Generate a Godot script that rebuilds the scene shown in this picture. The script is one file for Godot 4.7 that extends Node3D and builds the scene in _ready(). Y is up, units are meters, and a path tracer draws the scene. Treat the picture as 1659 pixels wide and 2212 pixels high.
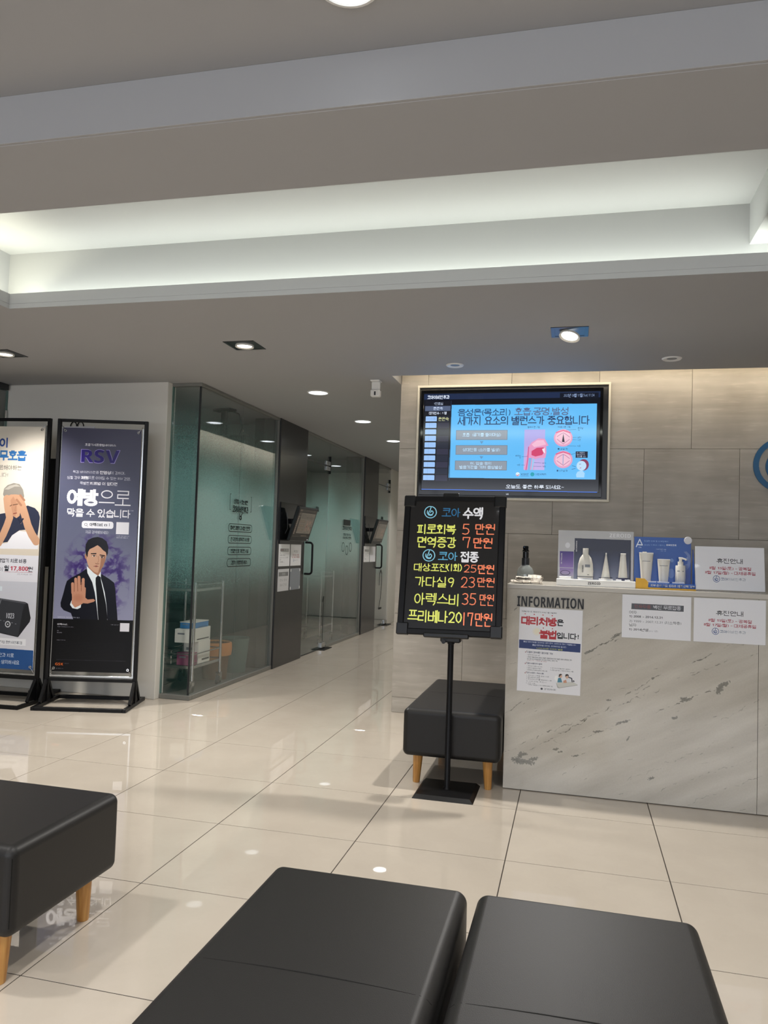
extends Node3D
# A clinic waiting room: glass-fronted consulting rooms down a corridor on the left, a marble reception desk
# under a television on the right, padded benches in front, a stepped ceiling with indirect light above.

const CEIL := 2.376        # underside of the lowered ceiling
const NEAR_CEIL := 2.525   # ceiling over the seats
const TRAY := 2.73         # top of the lit recess

var M := {}
var taken := {}
var glyphs := {}
var rng := RandomNumberGenerator.new()

func _ready() -> void:
	rng.seed = 7
	set_camera_and_air()
	make_materials()
	build_ceiling()
	build_floor()
	build_walls()
	build_glass_front()
	build_desk()
	build_television()
	build_wall_emblem()
	build_lamps()
	build_benches()
	build_menu_stand()
	build_banner_stands()
	build_pillar_fittings()
	build_counter_things()
	build_consulting_room()

func set_camera_and_air() -> void:
	var cam := Camera3D.new()
	cam.name = "camera"
	cam.fov = rad_to_deg(2.0 * atan(1106.0 / 1665.0))
	cam.near = 0.03
	cam.far = 60.0
	cam.transform = Transform3D(Basis(Vector3.UP, 0.242447) * Basis(Vector3.RIGHT, 0.043324) * Basis(Vector3.BACK, 0.032155), Vector3(0, 1.1955, 0))
	add_child(cam)
	cam.current = true
	var env := Environment.new()
	env.background_mode = Environment.BG_COLOR
	env.background_color = Color(0.02, 0.02, 0.02)
	env.tonemap_mode = Environment.TONE_MAPPER_LINEAR
	env.tonemap_exposure = 1.0
	env.sdfgi_enabled = true
	env.ssao_enabled = true
	env.ssil_enabled = true
	var we := WorldEnvironment.new()
	we.name = "air"
	we.environment = env
	add_child(we)

func area_light(called: String, at: Vector3, towards: Vector3, size: Vector2, energy: float, col: Color, parent: Node = self) -> void:
	var l := AreaLight3D.new()
	l.name = called
	l.area_size = size
	l.light_energy = energy
	l.light_color = col
	l.shadow_enabled = true
	l.area_range = 14.0
	l.area_attenuation = 2.0
	parent.add_child(l, true)
	var up := Vector3.RIGHT.cross(towards).normalized() if absf(towards.x) < 0.9 else Vector3.BACK
	l.transform = Transform3D(Basis.looking_at(towards, up), at)

# ---------------------------------------------------------------- names and nodes
func numbered(n: String) -> String:
	if not taken.has(n):
		taken[n] = 0
		return n
	taken[n] += 1
	return "%s_%03d" % [n, taken[n]]

func thing(called: String, label: String, category: String, at := Vector3.ZERO, turn := 0.0, group := "") -> Node3D:
	var o := Node3D.new()
	o.name = numbered(called)
	add_child(o)
	o.position = at
	o.rotation.y = turn
	o.set_meta("label", label)
	o.set_meta("category", category)
	if group:
		o.set_meta("group", group)
	return o

func setting(called: String, at := Vector3.ZERO) -> Node3D:
	var o := Node3D.new()
	o.name = numbered(called)
	add_child(o)
	o.position = at
	o.set_meta("kind", "structure")
	return o

func part(called: String, mesh: Mesh, m: Material, parent: Node, at := Vector3.ZERO, basis := Basis.IDENTITY) -> MeshInstance3D:
	var o := MeshInstance3D.new()
	o.name = called
	o.mesh = mesh
	o.material_override = null
	for i in mesh.get_surface_count():
		o.set_surface_override_material(i, m)
	o.transform = Transform3D(basis, at)
	parent.add_child(o, true)
	return o

# ---------------------------------------------------------------- shapes
func begin() -> SurfaceTool:
	var st := SurfaceTool.new()
	st.begin(Mesh.PRIMITIVE_TRIANGLES)
	return st

func vert(st: SurfaceTool, p: Vector3, n: Vector3, uv: Vector2) -> void:
	st.set_normal(n)
	st.set_uv(uv)
	st.add_vertex(p)

func tri(st: SurfaceTool, a: Vector3, b: Vector3, c: Vector3, na: Vector3, nb: Vector3, nc: Vector3, ua := Vector2.ZERO, ub := Vector2.ZERO, uc := Vector2.ZERO) -> void:
	var g := (b - a).cross(c - a)
	if g.length_squared() < 1e-18:
		return
	if g.dot(na + nb + nc) > 0.0:
		vert(st, a, na, ua); vert(st, c, nc, uc); vert(st, b, nb, ub)
	else:
		vert(st, a, na, ua); vert(st, b, nb, ub); vert(st, c, nc, uc)

func quad(st: SurfaceTool, a: Vector3, b: Vector3, c: Vector3, d: Vector3, n: Vector3) -> void:
	tri(st, a, b, c, n, n, n, Vector2(0, 0), Vector2(1, 0), Vector2(1, 1))
	tri(st, a, c, d, n, n, n, Vector2(0, 0), Vector2(1, 1), Vector2(0, 1))

# a box with chamfered edges, added at c with its own turn
func cbox(st: SurfaceTool, c: Vector3, s: Vector3, bev := 0.0, turn := Basis.IDENTITY) -> SurfaceTool:
	var h := s * 0.5
	bev = minf(bev, minf(h.x, minf(h.y, h.z)) * 0.9)
	var e := Vector3(h.x - bev, h.y - bev, h.z - bev)
	for ax in 3:
		var b := (ax + 1) % 3
		var d := (ax + 2) % 3
		for sg in [-1.0, 1.0]:
			var q: Array[Vector3] = []
			for k in [[-1, -1], [1, -1], [1, 1], [-1, 1]]:
				var p := Vector3.ZERO
				p[ax] = sg * h[ax]
				p[b] = k[0] * e[b]
				p[d] = k[1] * e[d]
				q.append(c + turn * p)
			var n := Vector3.ZERO
			n[ax] = sg
			quad(st, q[0], q[1], q[2], q[3], turn * n)
	if bev <= 0.0:
		return st
	for ax in 3:
		var b := (ax + 1) % 3
		var d := (ax + 2) % 3
		for s1 in [-1.0, 1.0]:
			for s2 in [-1.0, 1.0]:
				var q: Array[Vector3] = []
				for k in [[-1.0, 0], [1.0, 0], [1.0, 1], [-1.0, 1]]:
					var p := Vector3.ZERO
					p[ax] = k[0] * e[ax]
					p[b] = s1 * (h[b] if k[1] == 0 else e[b])
					p[d] = s2 * (e[d] if k[1] == 0 else h[d])
					q.append(c + turn * p)
				var n := Vector3.ZERO
				n[b] = s1
				n[d] = s2
				quad(st, q[0], q[1], q[2], q[3], turn * n.normalized())
	for x in [-1.0, 1.0]:
		for y in [-1.0, 1.0]:
			for z in [-1.0, 1.0]:
				var n := turn * Vector3(x, y, z).normalized()
				tri(st, c + turn * Vector3(x * h.x, y * e.y, z * e.z), c + turn * Vector3(x * e.x, y * h.y, z * e.z), c + turn * Vector3(x * e.x, y * e.y, z * h.z), n, n, n)
	return st

func box_mesh(s: Vector3, bev := 0.0, c := Vector3.ZERO) -> ArrayMesh:
	return cbox(begin(), c, s, bev).commit()

# a slab between two corners
func slab(a: Vector3, b: Vector3, bev := 0.0) -> ArrayMesh:
	return cbox(begin(), (a + b) * 0.5, (b - a).abs(), bev).commit()

# a box with softly rounded edges and corners, for cushions
func rbox(st: SurfaceTool, c: Vector3, s: Vector3, r: float, cuts := 10, puff := 0.0) -> SurfaceTool:
	var h := s * 0.5
	var e := Vector3(h.x - r, h.y - r, h.z - r)
	for ax in 3:
		var b := (ax + 1) % 3
		var d := (ax + 2) % 3
		for sg in [-1.0, 1.0]:
			var pts := []
			var nrm := []
			for i in cuts + 1:
				for j in cuts + 1:
					var p := Vector3.ZERO
					p[ax] = sg * h[ax]
					p[b] = ruler(i, cuts, h[b], r)
					p[d] = ruler(j, cuts, h[d], r)
					var core := Vector3(clampf(p.x, -e.x, e.x), clampf(p.y, -e.y, e.y), clampf(p.z, -e.z, e.z))
					var n := (p - core).normalized()
					var swell := 0.0
					if puff > 0.0:
						swell = puff * (1.0 - pow(p[b] / h[b], 2)) * (1.0 - pow(p[d] / h[d], 2))
					var grow := Vector3.ZERO
					grow[ax] = sg * swell
					pts.append(c + core + n * r + grow)
					nrm.append(n)
			for i in cuts:
				for j in cuts:
					var k := i * (cuts + 1) + j
					var q := [k, k + cuts + 1, k + cuts + 2, k + 1]
					tri(st, pts[q[0]], pts[q[1]], pts[q[2]], nrm[q[0]], nrm[q[1]], nrm[q[2]])
					tri(st, pts[q[0]], pts[q[2]], pts[q[3]], nrm[q[0]], nrm[q[2]], nrm[q[3]])
	return st

func ruler(i: int, cuts: int, h: float, r: float) -> float:
	# more rows inside the rounded rim
	var edge := cuts / 3
	if i < edge:
		return -h + r * (float(i) / edge)
	if i > cuts - edge:
		return h - r * (float(cuts - i) / edge)
	return lerpf(-h + r, h - r, float(i - edge) / (cuts - 2 * edge))

# a turned shape: profile of (radius, height) from the bottom up
func lathe(st: SurfaceTool, prof: Array, seg := 24, at := Transform3D.IDENTITY, squash := Vector2.ONE) -> SurfaceTool:
	var dirs := []
	for i in prof.size() - 1:
		var t: Vector2 = (prof[i + 1] - prof[i])
		dirs.append(Vector2(t.y, -t.x).normalized())
	for i in prof.size() - 1:
		var n0: Vector2 = dirs[i]
		var n1: Vector2 = dirs[i]
		if i > 0 and dirs[i - 1].dot(n0) > 0.75:
			n0 = (n0 + dirs[i - 1]).normalized()
		if i < dirs.size() - 1 and dirs[i + 1].dot(dirs[i]) > 0.75:
			n1 = (dirs[i] + dirs[i + 1]).normalized()
		for k in seg:
			var a0 := TAU * k / seg
			var a1 := TAU * (k + 1) / seg
			var p := []
			var n := []
			for q in [[prof[i], n0, a0], [prof[i], n0, a1], [prof[i + 1], n1, a1], [prof[i + 1], n1, a0]]:
				p.append(at * Vector3(q[0].x * cos(q[2]) * squash.x, q[0].y, q[0].x * sin(q[2]) * squash.y))
				n.append((at.basis * Vector3(q[1].x * cos(q[2]) / squash.x, q[1].y, q[1].x * sin(q[2]) / squash.y)).normalized())
			tri(st, p[0], p[1], p[2], n[0], n[1], n[2])
			tri(st, p[0], p[2], p[3], n[0], n[2], n[3])
	return st

func tube(st: SurfaceTool, pts: Array, r: float, seg := 10, squash := 1.0) -> SurfaceTool:
	var rings := []
	var norms := []
	var side := Vector3.ZERO
	for i in pts.size():
		var t: Vector3 = (pts[mini(i + 1, pts.size() - 1)] - pts[maxi(i - 1, 0)]).normalized()
		if side == Vector3.ZERO:
			side = t.cross(Vector3.UP if absf(t.y) < 0.9 else Vector3.RIGHT).normalized()
		side = (side - t * side.dot(t)).normalized()
		var up := t.cross(side)
		var ring := []
		var nr := []
		for k in seg:
			var a := TAU * k / seg
			var d := side * cos(a) + up * sin(a) * squash
			ring.append(pts[i] + d * r)
			nr.append(d.normalized())
		rings.append(ring)
		norms.append(nr)
	for i in pts.size() - 1:
		for k in seg:
			var j := (k + 1) % seg
			tri(st, rings[i][k], rings[i][j], rings[i + 1][j], norms[i][k], norms[i][j], norms[i + 1][j])
			tri(st, rings[i][k], rings[i + 1][j], rings[i + 1][k], norms[i][k], norms[i + 1][j], norms[i + 1][k])
	for e in [0, pts.size() - 1]:
		var n: Vector3 = (pts[1] - pts[0]).normalized() * -1.0 if e == 0 else (pts[e] - pts[e - 1]).normalized()
		for k in range(1, seg - 1):
			tri(st, rings[e][0], rings[e][k], rings[e][k + 1], n, n, n)
	return st

# a flat outline with thickness, facing +z
func extrude(st: SurfaceTool, poly: PackedVector2Array, depth: float, at := Transform3D.IDENTITY) -> SurfaceTool:
	var ids := Geometry2D.triangulate_polygon(poly)
	var nf := at.basis * Vector3.BACK
	for i in range(0, ids.size(), 3):
		var a := []
		var b := []
		for k in 3:
			var p := poly[ids[i + k]]
			a.append(at * Vector3(p.x, p.y, depth))
			b.append(at * Vector3(p.x, p.y, 0))
		tri(st, a[0], a[1], a[2], nf, nf, nf)
		tri(st, b[0], b[1], b[2], -nf, -nf, -nf)
	var sign_ := -1.0 if Geometry2D.is_polygon_clockwise(poly) else 1.0
	for i in poly.size():
		var p := poly[i]
		var q := poly[(i + 1) % poly.size()]
		var n := at.basis * (Vector3(q.y - p.y, p.x - q.x, 0).normalized() * sign_)
		quad(st, at * Vector3(p.x, p.y, 0), at * Vector3(q.x, q.y, 0), at * Vector3(q.x, q.y, depth), at * Vector3(p.x, p.y, depth), n)
	return st

# a printed sheet: the print fills its front (+z), bulge bows it gently like a hung banner
func sheet(w: float, h: float, t: float, bulge := 0.0, cuts := 1) -> ArrayMesh:
	var st := begin()
	for i in cuts:
		for j in cuts:
			var q := []
			var n := []
			var uv := []
			for k in [[0, 0], [1, 0], [1, 1], [0, 1]]:
				var u := float(i + k[0]) / cuts
				var v := float(j + k[1]) / cuts
				var z := bulge * (sin(PI * u) * 0.6 + 0.4 * sin(PI * u) * cos(v * TAU * 1.5))
				var dz := bulge * cos(PI * u) * PI / w * (0.6 + 0.4 * cos(v * TAU * 1.5))
				var dv := bulge * 0.4 * sin(PI * u) * sin(v * TAU * 1.5) * TAU * 1.5 / h
				q.append(Vector3((u - 0.5) * w, (0.5 - v) * h, t * 0.5 + z))
				n.append(Vector3(-dz, -dv, 1).normalized())
				uv.append(Vector2(u, v))
			tri(st, q[0], q[1], q[2], n[0], n[1], n[2], uv[0], uv[1], uv[2])
			tri(st, q[0], q[2], q[3], n[0], n[2], n[3], uv[0], uv[2], uv[3])
	var hw := w * 0.5
	var hh := h * 0.5
	var b := -t * 0.5
	var f := t * 0.5
	var corner := [Vector2(-hw, -hh), Vector2(hw, -hh), Vector2(hw, hh), Vector2(-hw, hh)]
	var edge := Vector2(0.004, 0.004)
	for i in 4:
		var p: Vector2 = corner[i]
		var r: Vector2 = corner[(i + 1) % 4]
		var n := Vector3(r.y - p.y, p.x - r.x, 0).normalized()
		var a := Vector3(p.x, p.y, b)
		var c := Vector3(r.x, r.y, f)
		tri(st, a, Vector3(r.x, r.y, b), c, n, n, n, edge, edge, edge)
		tri(st, a, c, Vector3(p.x, p.y, f), n, n, n, edge, edge, edge)
	tri(st, Vector3(-hw, -hh, b), Vector3(hw, -hh, b), Vector3(hw, hh, b), Vector3.FORWARD, Vector3.FORWARD, Vector3.FORWARD, edge, edge, edge)
	tri(st, Vector3(-hw, -hh, b), Vector3(hw, hh, b), Vector3(-hw, hh, b), Vector3.FORWARD, Vector3.FORWARD, Vector3.FORWARD, edge, edge, edge)
	return st.commit()

# ---------------------------------------------------------------- materials
func mat(key: String, col: Color, rough := 0.6, metal := 0.0, spec := 0.5) -> StandardMaterial3D:
	var m := StandardMaterial3D.new()
	m.resource_name = key
	m.albedo_color = col
	m.roughness = rough
	m.metallic = metal
	m.metallic_specular = spec
	M[key] = m
	return m

# noise between two colours; stretch > 1 draws it out sideways
func grain(w: int, h: int, freq: float, octaves: int, seed_: int, stretch: Vector2, c0: Color, c1: Color, sharp := 1.0) -> ImageTexture:
	var n := FastNoiseLite.new()
	n.seed = seed_
	n.frequency = freq
	n.fractal_octaves = octaves
	n.noise_type = FastNoiseLite.TYPE_SIMPLEX_SMOOTH
	var im := n.get_seamless_image(int(w / stretch.x), int(h / stretch.y))
	im.convert(Image.FORMAT_L8)
	im.resize(w, h, Image.INTERPOLATE_CUBIC)
	var data := im.get_data()
	var out := PackedByteArray()
	out.resize(w * h * 3)
	for i in data.size():
		var t := data[i] / 255.0
		t = clampf((t - 0.5) * sharp + 0.5, 0.0, 1.0)
		out[i * 3] = int(lerpf(c0.r, c1.r, t) * 255.0)
		out[i * 3 + 1] = int(lerpf(c0.g, c1.g, t) * 255.0)
		out[i * 3 + 2] = int(lerpf(c0.b, c1.b, t) * 255.0)
	return ImageTexture.create_from_image(Image.create_from_data(w, h, false, Image.FORMAT_RGB8, out))

func triplanar(m: StandardMaterial3D, scale_: Vector3, world := true) -> void:
	m.uv1_triplanar = true
	m.uv1_world_triplanar = world
	m.uv1_scale = scale_

func make_materials() -> void:
	mat("paint_ceiling", Color("a6a6a7"), 0.8)
	mat("paint_wall", Color("d9d6ce"), 0.7)
	mat("paint_grey", Color("232426"), 0.22)
	mat("paint_dark", Color("222427"), 0.4)
	mat("grout", Color("3a332c"), 0.9)
	var fl := mat("floor_tile", Color.WHITE, 0.015, 0.0, 0.66)
	fl.albedo_texture = grain(512, 512, 0.012, 4, 3, Vector2.ONE, Color("beb4a6"), Color("c5bbad"))
	triplanar(fl, Vector3(0.45, 0.45, 0.45))
	for i in 3:
		var wt := mat("wall_tile_%d" % i, Color.WHITE, 0.55)
		wt.albedo_texture = wall_stone(20 + i)
		triplanar(wt, Vector3(0.62, 0.62, 0.62))
		wt.uv1_offset = Vector3(0.37 * i, 0.21 * i, 0)
	var mb := mat("marble", Color.WHITE, 0.12)
	mb.albedo_texture = marble_texture()
	mat("marble_plain", Color("c6c1b7"), 0.14)
	var le := mat("leather", Color("1f1e1d"), 0.45, 0.0, 0.42)
	le.heightmap_enabled = true
	le.heightmap_texture = grain(512, 512, 0.09, 3, 9, Vector2.ONE, Color.BLACK, Color.WHITE)
	le.heightmap_scale = 0.018
	triplanar(le, Vector3(9, 9, 9), false)
	mat("seam", Color("161615"), 0.7, 0.0, 0.3)
	var wd := mat("leg_wood", Color.WHITE, 0.38)
	wd.albedo_texture = grain(256, 256, 0.03, 4, 5, Vector2(1, 6), Color("ad7435"), Color("d9a660"), 1.3)
	triplanar(wd, Vector3(9, 3, 9), false)
	mat("black_metal", Color("0c0c0e"), 0.4, 0.0, 0.35)
	mat("black_plastic", Color("101113"), 0.3)
	mat("black_gloss", Color("07080a"), 0.06, 0.0, 0.36)
	mat("steel", Color("b9bbbb"), 0.22, 1.0)
	mat("chrome", Color("d8d8d8"), 0.08, 1.0)
	mat("frame_grey", Color("84847f"), 0.4, 0.4)
	mat("white_plastic", Color("e4e3df"), 0.35)
	mat("cream_plastic", Color("e3e0d6"), 0.3)
	mat("acrylic_edge", Color("d0d6d6"), 0.1)
	mat("navy", Color("1a1d44"), 0.4)
	mat("ink", Color("16171b"), 0.5)
	mat("vinyl", Color("16211f"), 0.6)
	mat("trim_cream", Color("ded8c8"), 0.5)
	mat("emblem_blue", Color("1d5f8c"), 0.35)
	mat("rubber", Color("3c3e3f"), 0.7)
	mat("rack_black", Color("0c0d10"), 0.5)
	mat("paper_white", Color("dedee2"), 0.6)
	mat("paper_grey", Color("7c8187"), 0.4)
	mat("blue_card", Color("1f55a8"), 0.4)
	mat("yellow_card", Color("dba92e"), 0.5)
	mat("box_white", Color("dcded6"), 0.6)
	mat("box_blue", Color("2b7fc0"), 0.5)
	mat("box_magenta", Color("7c1f55"), 0.5)
	mat("box_brown", Color("6e4d32"), 0.7)
	mat("bin_teal", Color("55736f"), 0.5)
	mat("bag_orange", Color("c98442"), 0.5)
	mat("couch_black", Color("222423"), 0.5)
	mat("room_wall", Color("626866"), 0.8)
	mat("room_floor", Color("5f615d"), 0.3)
	var g := mat("glass", Color(0.38, 0.62, 0.58, 0.035), 0.02)
	g.transparency = BaseMaterial3D.TRANSPARENCY_ALPHA
	var ge := mat("glass_edge", Color(0.4, 0.52, 0.49, 0.75), 0.1)
	ge.transparency = BaseMaterial3D.TRANSPARENCY_ALPHA
	var fi := mat("frost_film", Color.WHITE, 0.8)
	fi.transparency = BaseMaterial3D.TRANSPARENCY_ALPHA
	fi.albedo_texture = film_texture()
	fi.backlight_enabled = true
	fi.backlight = Color(0.6, 0.75, 0.72)
	var bg := mat("bottle_glass", Color(0.62, 0.66, 0.66, 0.3), 0.03)
	bg.transparency = BaseMaterial3D.TRANSPARENCY_ALPHA
	var cl := mat("clear_acrylic", Color(0.9, 0.93, 0.95, 0.015), 0.03)
	cl.transparency = BaseMaterial3D.TRANSPARENCY_ALPHA
	glow("lamp_white", Color(1.0, 0.98, 0.94), 4.0)
	glow("lamp_cool", Color(0.94, 0.97, 1.0), 4.0)
	glow("strip_white", Color(1.0, 0.98, 0.9), 2.0)
	glow("strip_warm", Color(1.0, 0.84, 0.6), 2.0)
	glow("blind_glow", Color(0.9, 0.95, 1.0), 0.8)  # self-lit blinds of the added rear window
	glow("indicator", Color(0.9, 0.95, 1.0), 1.5)

func glow(key: String, col: Color, energy: float) -> void:
	var m := mat(key, Color("f2f2ee"), 0.5)
	m.emission_enabled = true
	m.emission = col
	m.emission_energy_multiplier = energy

func printed(key: String, sheet_data: Array, rough := 0.45, scale_ := 1.0, spec := 0.5) -> StandardMaterial3D:
	var m := mat(key, Color.WHITE, rough, 0.0, spec)
	m.albedo_texture = ImageTexture.create_from_image(paint(sheet_data, scale_))
	m.texture_repeat = false
	return m

# beige stone-look wall tile: long level streaks with fine pale scratches
func wall_stone(seed_: int) -> ImageTexture:
	var a := streaks(seed_, 0.02, 3, 4)
	var b := streaks(seed_ + 50, 0.05, 16, 1)
	var c := streaks(seed_ + 90, 0.11, 8, 1)
	var out := PackedByteArray()
	out.resize(512 * 512 * 3)
	var lo := Color("a39c91")
	var hi := Color("c8c2b8")
	for i in 512 * 512:
		var t := a[i] / 255.0 * 0.55 + b[i] / 255.0 * 0.35
		t += maxf(0.0, c[i] / 255.0 - 0.68) * 1.1
		t -= maxf(0.0, 0.3 - c[i] / 255.0) * 0.5
		t = clampf(t * 1.2 - 0.08, 0.0, 1.0)
		out[i * 3] = int(lerpf(lo.r, hi.r, t) * 255)
		out[i * 3 + 1] = int(lerpf(lo.g, hi.g, t) * 255)
		out[i * 3 + 2] = int(lerpf(lo.b, hi.b, t) * 255)
	return ImageTexture.create_from_image(Image.create_from_data(512, 512, false, Image.FORMAT_RGB8, out))

func streaks(seed_: int, freq: float, sx: int, sy: int) -> PackedByteArray:
	var n := FastNoiseLite.new()
	n.seed = seed_
	n.frequency = freq
	n.fractal_octaves = 4
	var im := n.get_seamless_image(512 / sx, 512 / sy)
	im.convert(Image.FORMAT_L8)
	im.resize(512, 512, Image.INTERPOLATE_CUBIC)
	return im.get_data()

# pale marble of the desk front: soft bands and dark broken veins rising to the right
func marble_texture() -> ImageTexture:
	var w := 2048
	var h := 830
	var n := FastNoiseLite.new()
	n.seed = 31
	n.frequency = 0.02
	n.fractal_octaves = 5
	var f := FastNoiseLite.new()
	f.seed = 32
	f.frequency = 0.22
	f.fractal_octaves = 2
	var out := PackedByteArray()
	out.resize(w * h * 3 / 4)
	var lo := Color("b6b0a4")
	var hi := Color("cdc8bd")
	for y in h / 2:
		for x in w / 2:
			var u := x * 0.89 - y * 0.45
			var v := x * 0.45 + y * 0.89
			var t := clampf(0.55 + 0.75 * n.get_noise_2d(u * 0.16, v * 0.9) + 0.12 * f.get_noise_2d(x, y), 0.0, 1.0)
			var i := (y * w / 2 + x) * 3
			out[i] = int(lerpf(lo.r, hi.r, t) * 255)
			out[i + 1] = int(lerpf(lo.g, hi.g, t) * 255)
			out[i + 2] = int(lerpf(lo.b, hi.b, t) * 255)
	var im := Image.create_from_data(w / 2, h / 2, false, Image.FORMAT_RGB8, out)
	im.resize(w, h, Image.INTERPOLATE_CUBIC)
	# the veins that can be told apart: start, end (in texture pixels), strength
	for v in MARBLE_VEINS:
		vein(im, Vector2(v[0], v[1]), Vector2(v[2], v[3]), v[4])
	for k in 220:
		var p := Vector2(rng.randf() * w, rng.randf() * h)
		var l := rng.randf_range(4, 34)
		vein(im, p, p + Vector2(l, -l * rng.randf_range(0.25, 0.6)), rng.randf_range(0.05, 0.4))
	for s in MARBLE_FLECKS:
		fleck(im, Vector2(s[0], s[1]), s[2], s[3], s[4])
	return ImageTexture.create_from_image(im)

const MARBLE_VEINS := [
	[-6, 529, 106, 443, 0.6],
	[2, 682, 53, 664, 0.7],
	[50, 650, 375, 486, 0.75],
	[95, 670, 215, 595, 0.5],
	[209, 596, 375, 486, 0.9],
	[375, 486, 605, 371, 0.7],
	[419, 541, 486, 509, 1],
	[279, 619, 426, 540, 0.35],
	[466, 420, 604, 306, 0.8],
	[484, 412, 580, 359, 0.6],
	[309, 255, 450, 164, 1],
	[358, 219, 456, 180, 0.7],
	[303, 288, 384, 243, 0.5],
	[647, 438, 729, 392, 0.9],
	[571, 476, 653, 431, 0.6],
	[723, 393, 805, 358, 0.8],
	[709, 266, 837, 191, 0.9],
	[831, 191, 985, 129, 0.5],
	[319, 161, 393, 111, 0.6],
	[353, 573, 401, 555, 0.7],
	[613, 511, 666, 481, 0.5],
	[273, 676, 323, 654, 0.6],
	[225, 762, 318, 687, 0.3],
	[536, 589, 571, 540, 0.3],
	[812, 487, 981, 372, 0.25],
	[430, 779, 841, 548, 0.2],
	[552, 798, 983, 596, 0.3],
	[670, 836, 990, 670, 0.25],
	[11, 105, 49, 69, 0.7],
	[693, 319, 849, 244, 0.5],
	[-4, 323, 48, 306, 0.3],
	[190, 615, 254, 641, 0.2],
	[1150, 300, 1500, 150, 0.8], [1300, 600, 1900, 360, 0.7], [1500, 760, 2040, 520, 0.6], [1400, 420, 2000, 170, 0.5]]
const MARBLE_FLECKS := [
	[80, 714, 49.4, 9.5, 0.1],
	[54, 714, 22.8, 11.4, 0.3],
	[119, 701, 22.8, 7.6, -0.4],
	[67, 689, 17.1, 9.5, -0.9],
	[83, 684, 15.2, 5.7, -0.4],
	[830, 339, 24.7, 9.5, -0.5],
	[813, 361, 20.9, 11.4, -1.1],
	[692, 412, 26.6, 5.7, -0.3],
	[685, 406, 15.2, 4.75, -0.2],
	[206, 652, 13.3, 5.7, -0.3],
	[226, 660, 11.4, 3.8, -0.3],
	[365, 565, 17.1, 4.75, -0.2],
	[462, 518, 30.4, 4.75, -0.35],
	[571, 732, 13.3, 5.7, -0.4],
	[654, 485, 13.3, 5.7, -0.4],
	[283, 671, 15.2, 3.8, -0.2],
	[571, 334, 7.6, 5.7, 0],
	[432, 171, 22.8, 5.7, -0.5],
	[328, 244, 22.8, 4.75, -0.45],
	[482, 584, 11.4, 3.8, -1],
	[406, 435, 11.4, 3.8, 0]]

# a hairline that wanders, fades in and out, and thickens here and there
func vein(im: Image, a: Vector2, b: Vector2, power: float) -> void:
	var l := a.distance_to(b)
	var dir := (b - a) / l
	var side := Vector2(-dir.y, dir.x)
	var n := FastNoiseLite.new()
	n.seed = rng.randi()
	n.frequency = 0.02
	n.fractal_octaves = 4
	var s := 0.0
	while s < l:
		var ends := minf(1.0, minf(s, l - s) / (l * 0.12 + 2.0))
		var on := n.get_noise_2d(s * 1.6, 40.0) * 0.9 + 0.12 + 0.35 * (power - 0.4)
		var p := a + dir * s + side * (n.get_noise_2d(s * 0.8, 0.0) * minf(16.0, l * 0.06) + n.get_noise_2d(s * 5.0, 9.0) * 2.2)
		if on > 0.0:
			var k := minf(1.0, on * 3.2) * ends
			dab(im, p, 0.7 + 2.4 * power * k * maxf(0.0, n.get_noise_2d(s * 2.5, 80.0) + 0.35), Color("7d7a72"), k * (0.35 + 0.4 * power))
		s += 1.2

# a grey inclusion with a ragged outline, drawn out along the veins
func fleck(im: Image, c: Vector2, rx: float, ry: float, tilt: float) -> void:
	var n := FastNoiseLite.new()
	n.seed = rng.randi()
	n.frequency = 0.09
	for y in range(int(c.y - rx), int(c.y + rx)):
		for x in range(int(c.x - rx), int(c.x + rx)):
			var d := (Vector2(x, y) - c).rotated(-tilt)
			var q := Vector2(d.x / rx, d.y / ry).length() * 0.66 + n.get_noise_2d(x, y) * 0.6
			if q < 0.62 and x >= 0 and y >= 0 and x < im.get_width() and y < im.get_height():
				im.set_pixel(x, y, im.get_pixel(x, y).lerp(Color("6f6e67").lerp(Color("8d8b83"), clampf(q + 0.3, 0.0, 1.0)), 0.85))

func dab(im: Image, p: Vector2, r: float, c: Color, al: float) -> void:
	for y in range(int(floor(p.y - r)), int(ceil(p.y + r)) + 1):
		for x in range(int(floor(p.x - r)), int(ceil(p.x + r)) + 1):
			if x >= 0 and y >= 0 and x < im.get_width() and y < im.get_height():
				var k := clampf(r + 0.5 - Vector2(x, y).distance_to(p), 0.0, 1.0) * al
				if k > 0.02:
					im.set_pixel(x, y, im.get_pixel(x, y).lerp(c, k))

# frosted privacy film: a halftone of fine opaque specks, dense at eye height, thinning out above and below
func film_texture() -> ImageTexture:
	var w := 512
	var h := 2048
	var data := PackedByteArray()
	data.resize(w * h * 4)
	var r := RandomNumberGenerator.new()
	r.seed = 77
	for y in h:
		var up := 1.0 - float(y) / h      # 0 at the foot, 1 at the top of the glass
		var dense := 0.93 * smoothstep(0.27, 0.5, up) * (1.0 - smoothstep(0.66, 0.99, up))
		for x in w:
			var i := (y * w + x) * 4
			data[i] = 158
			data[i + 1] = 210
			data[i + 2] = 206
			data[i + 3] = 235 if r.randf() < dense else 0
	return ImageTexture.create_from_image(Image.create_from_data(w, h, false, Image.FORMAT_RGBA8, data))

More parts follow.
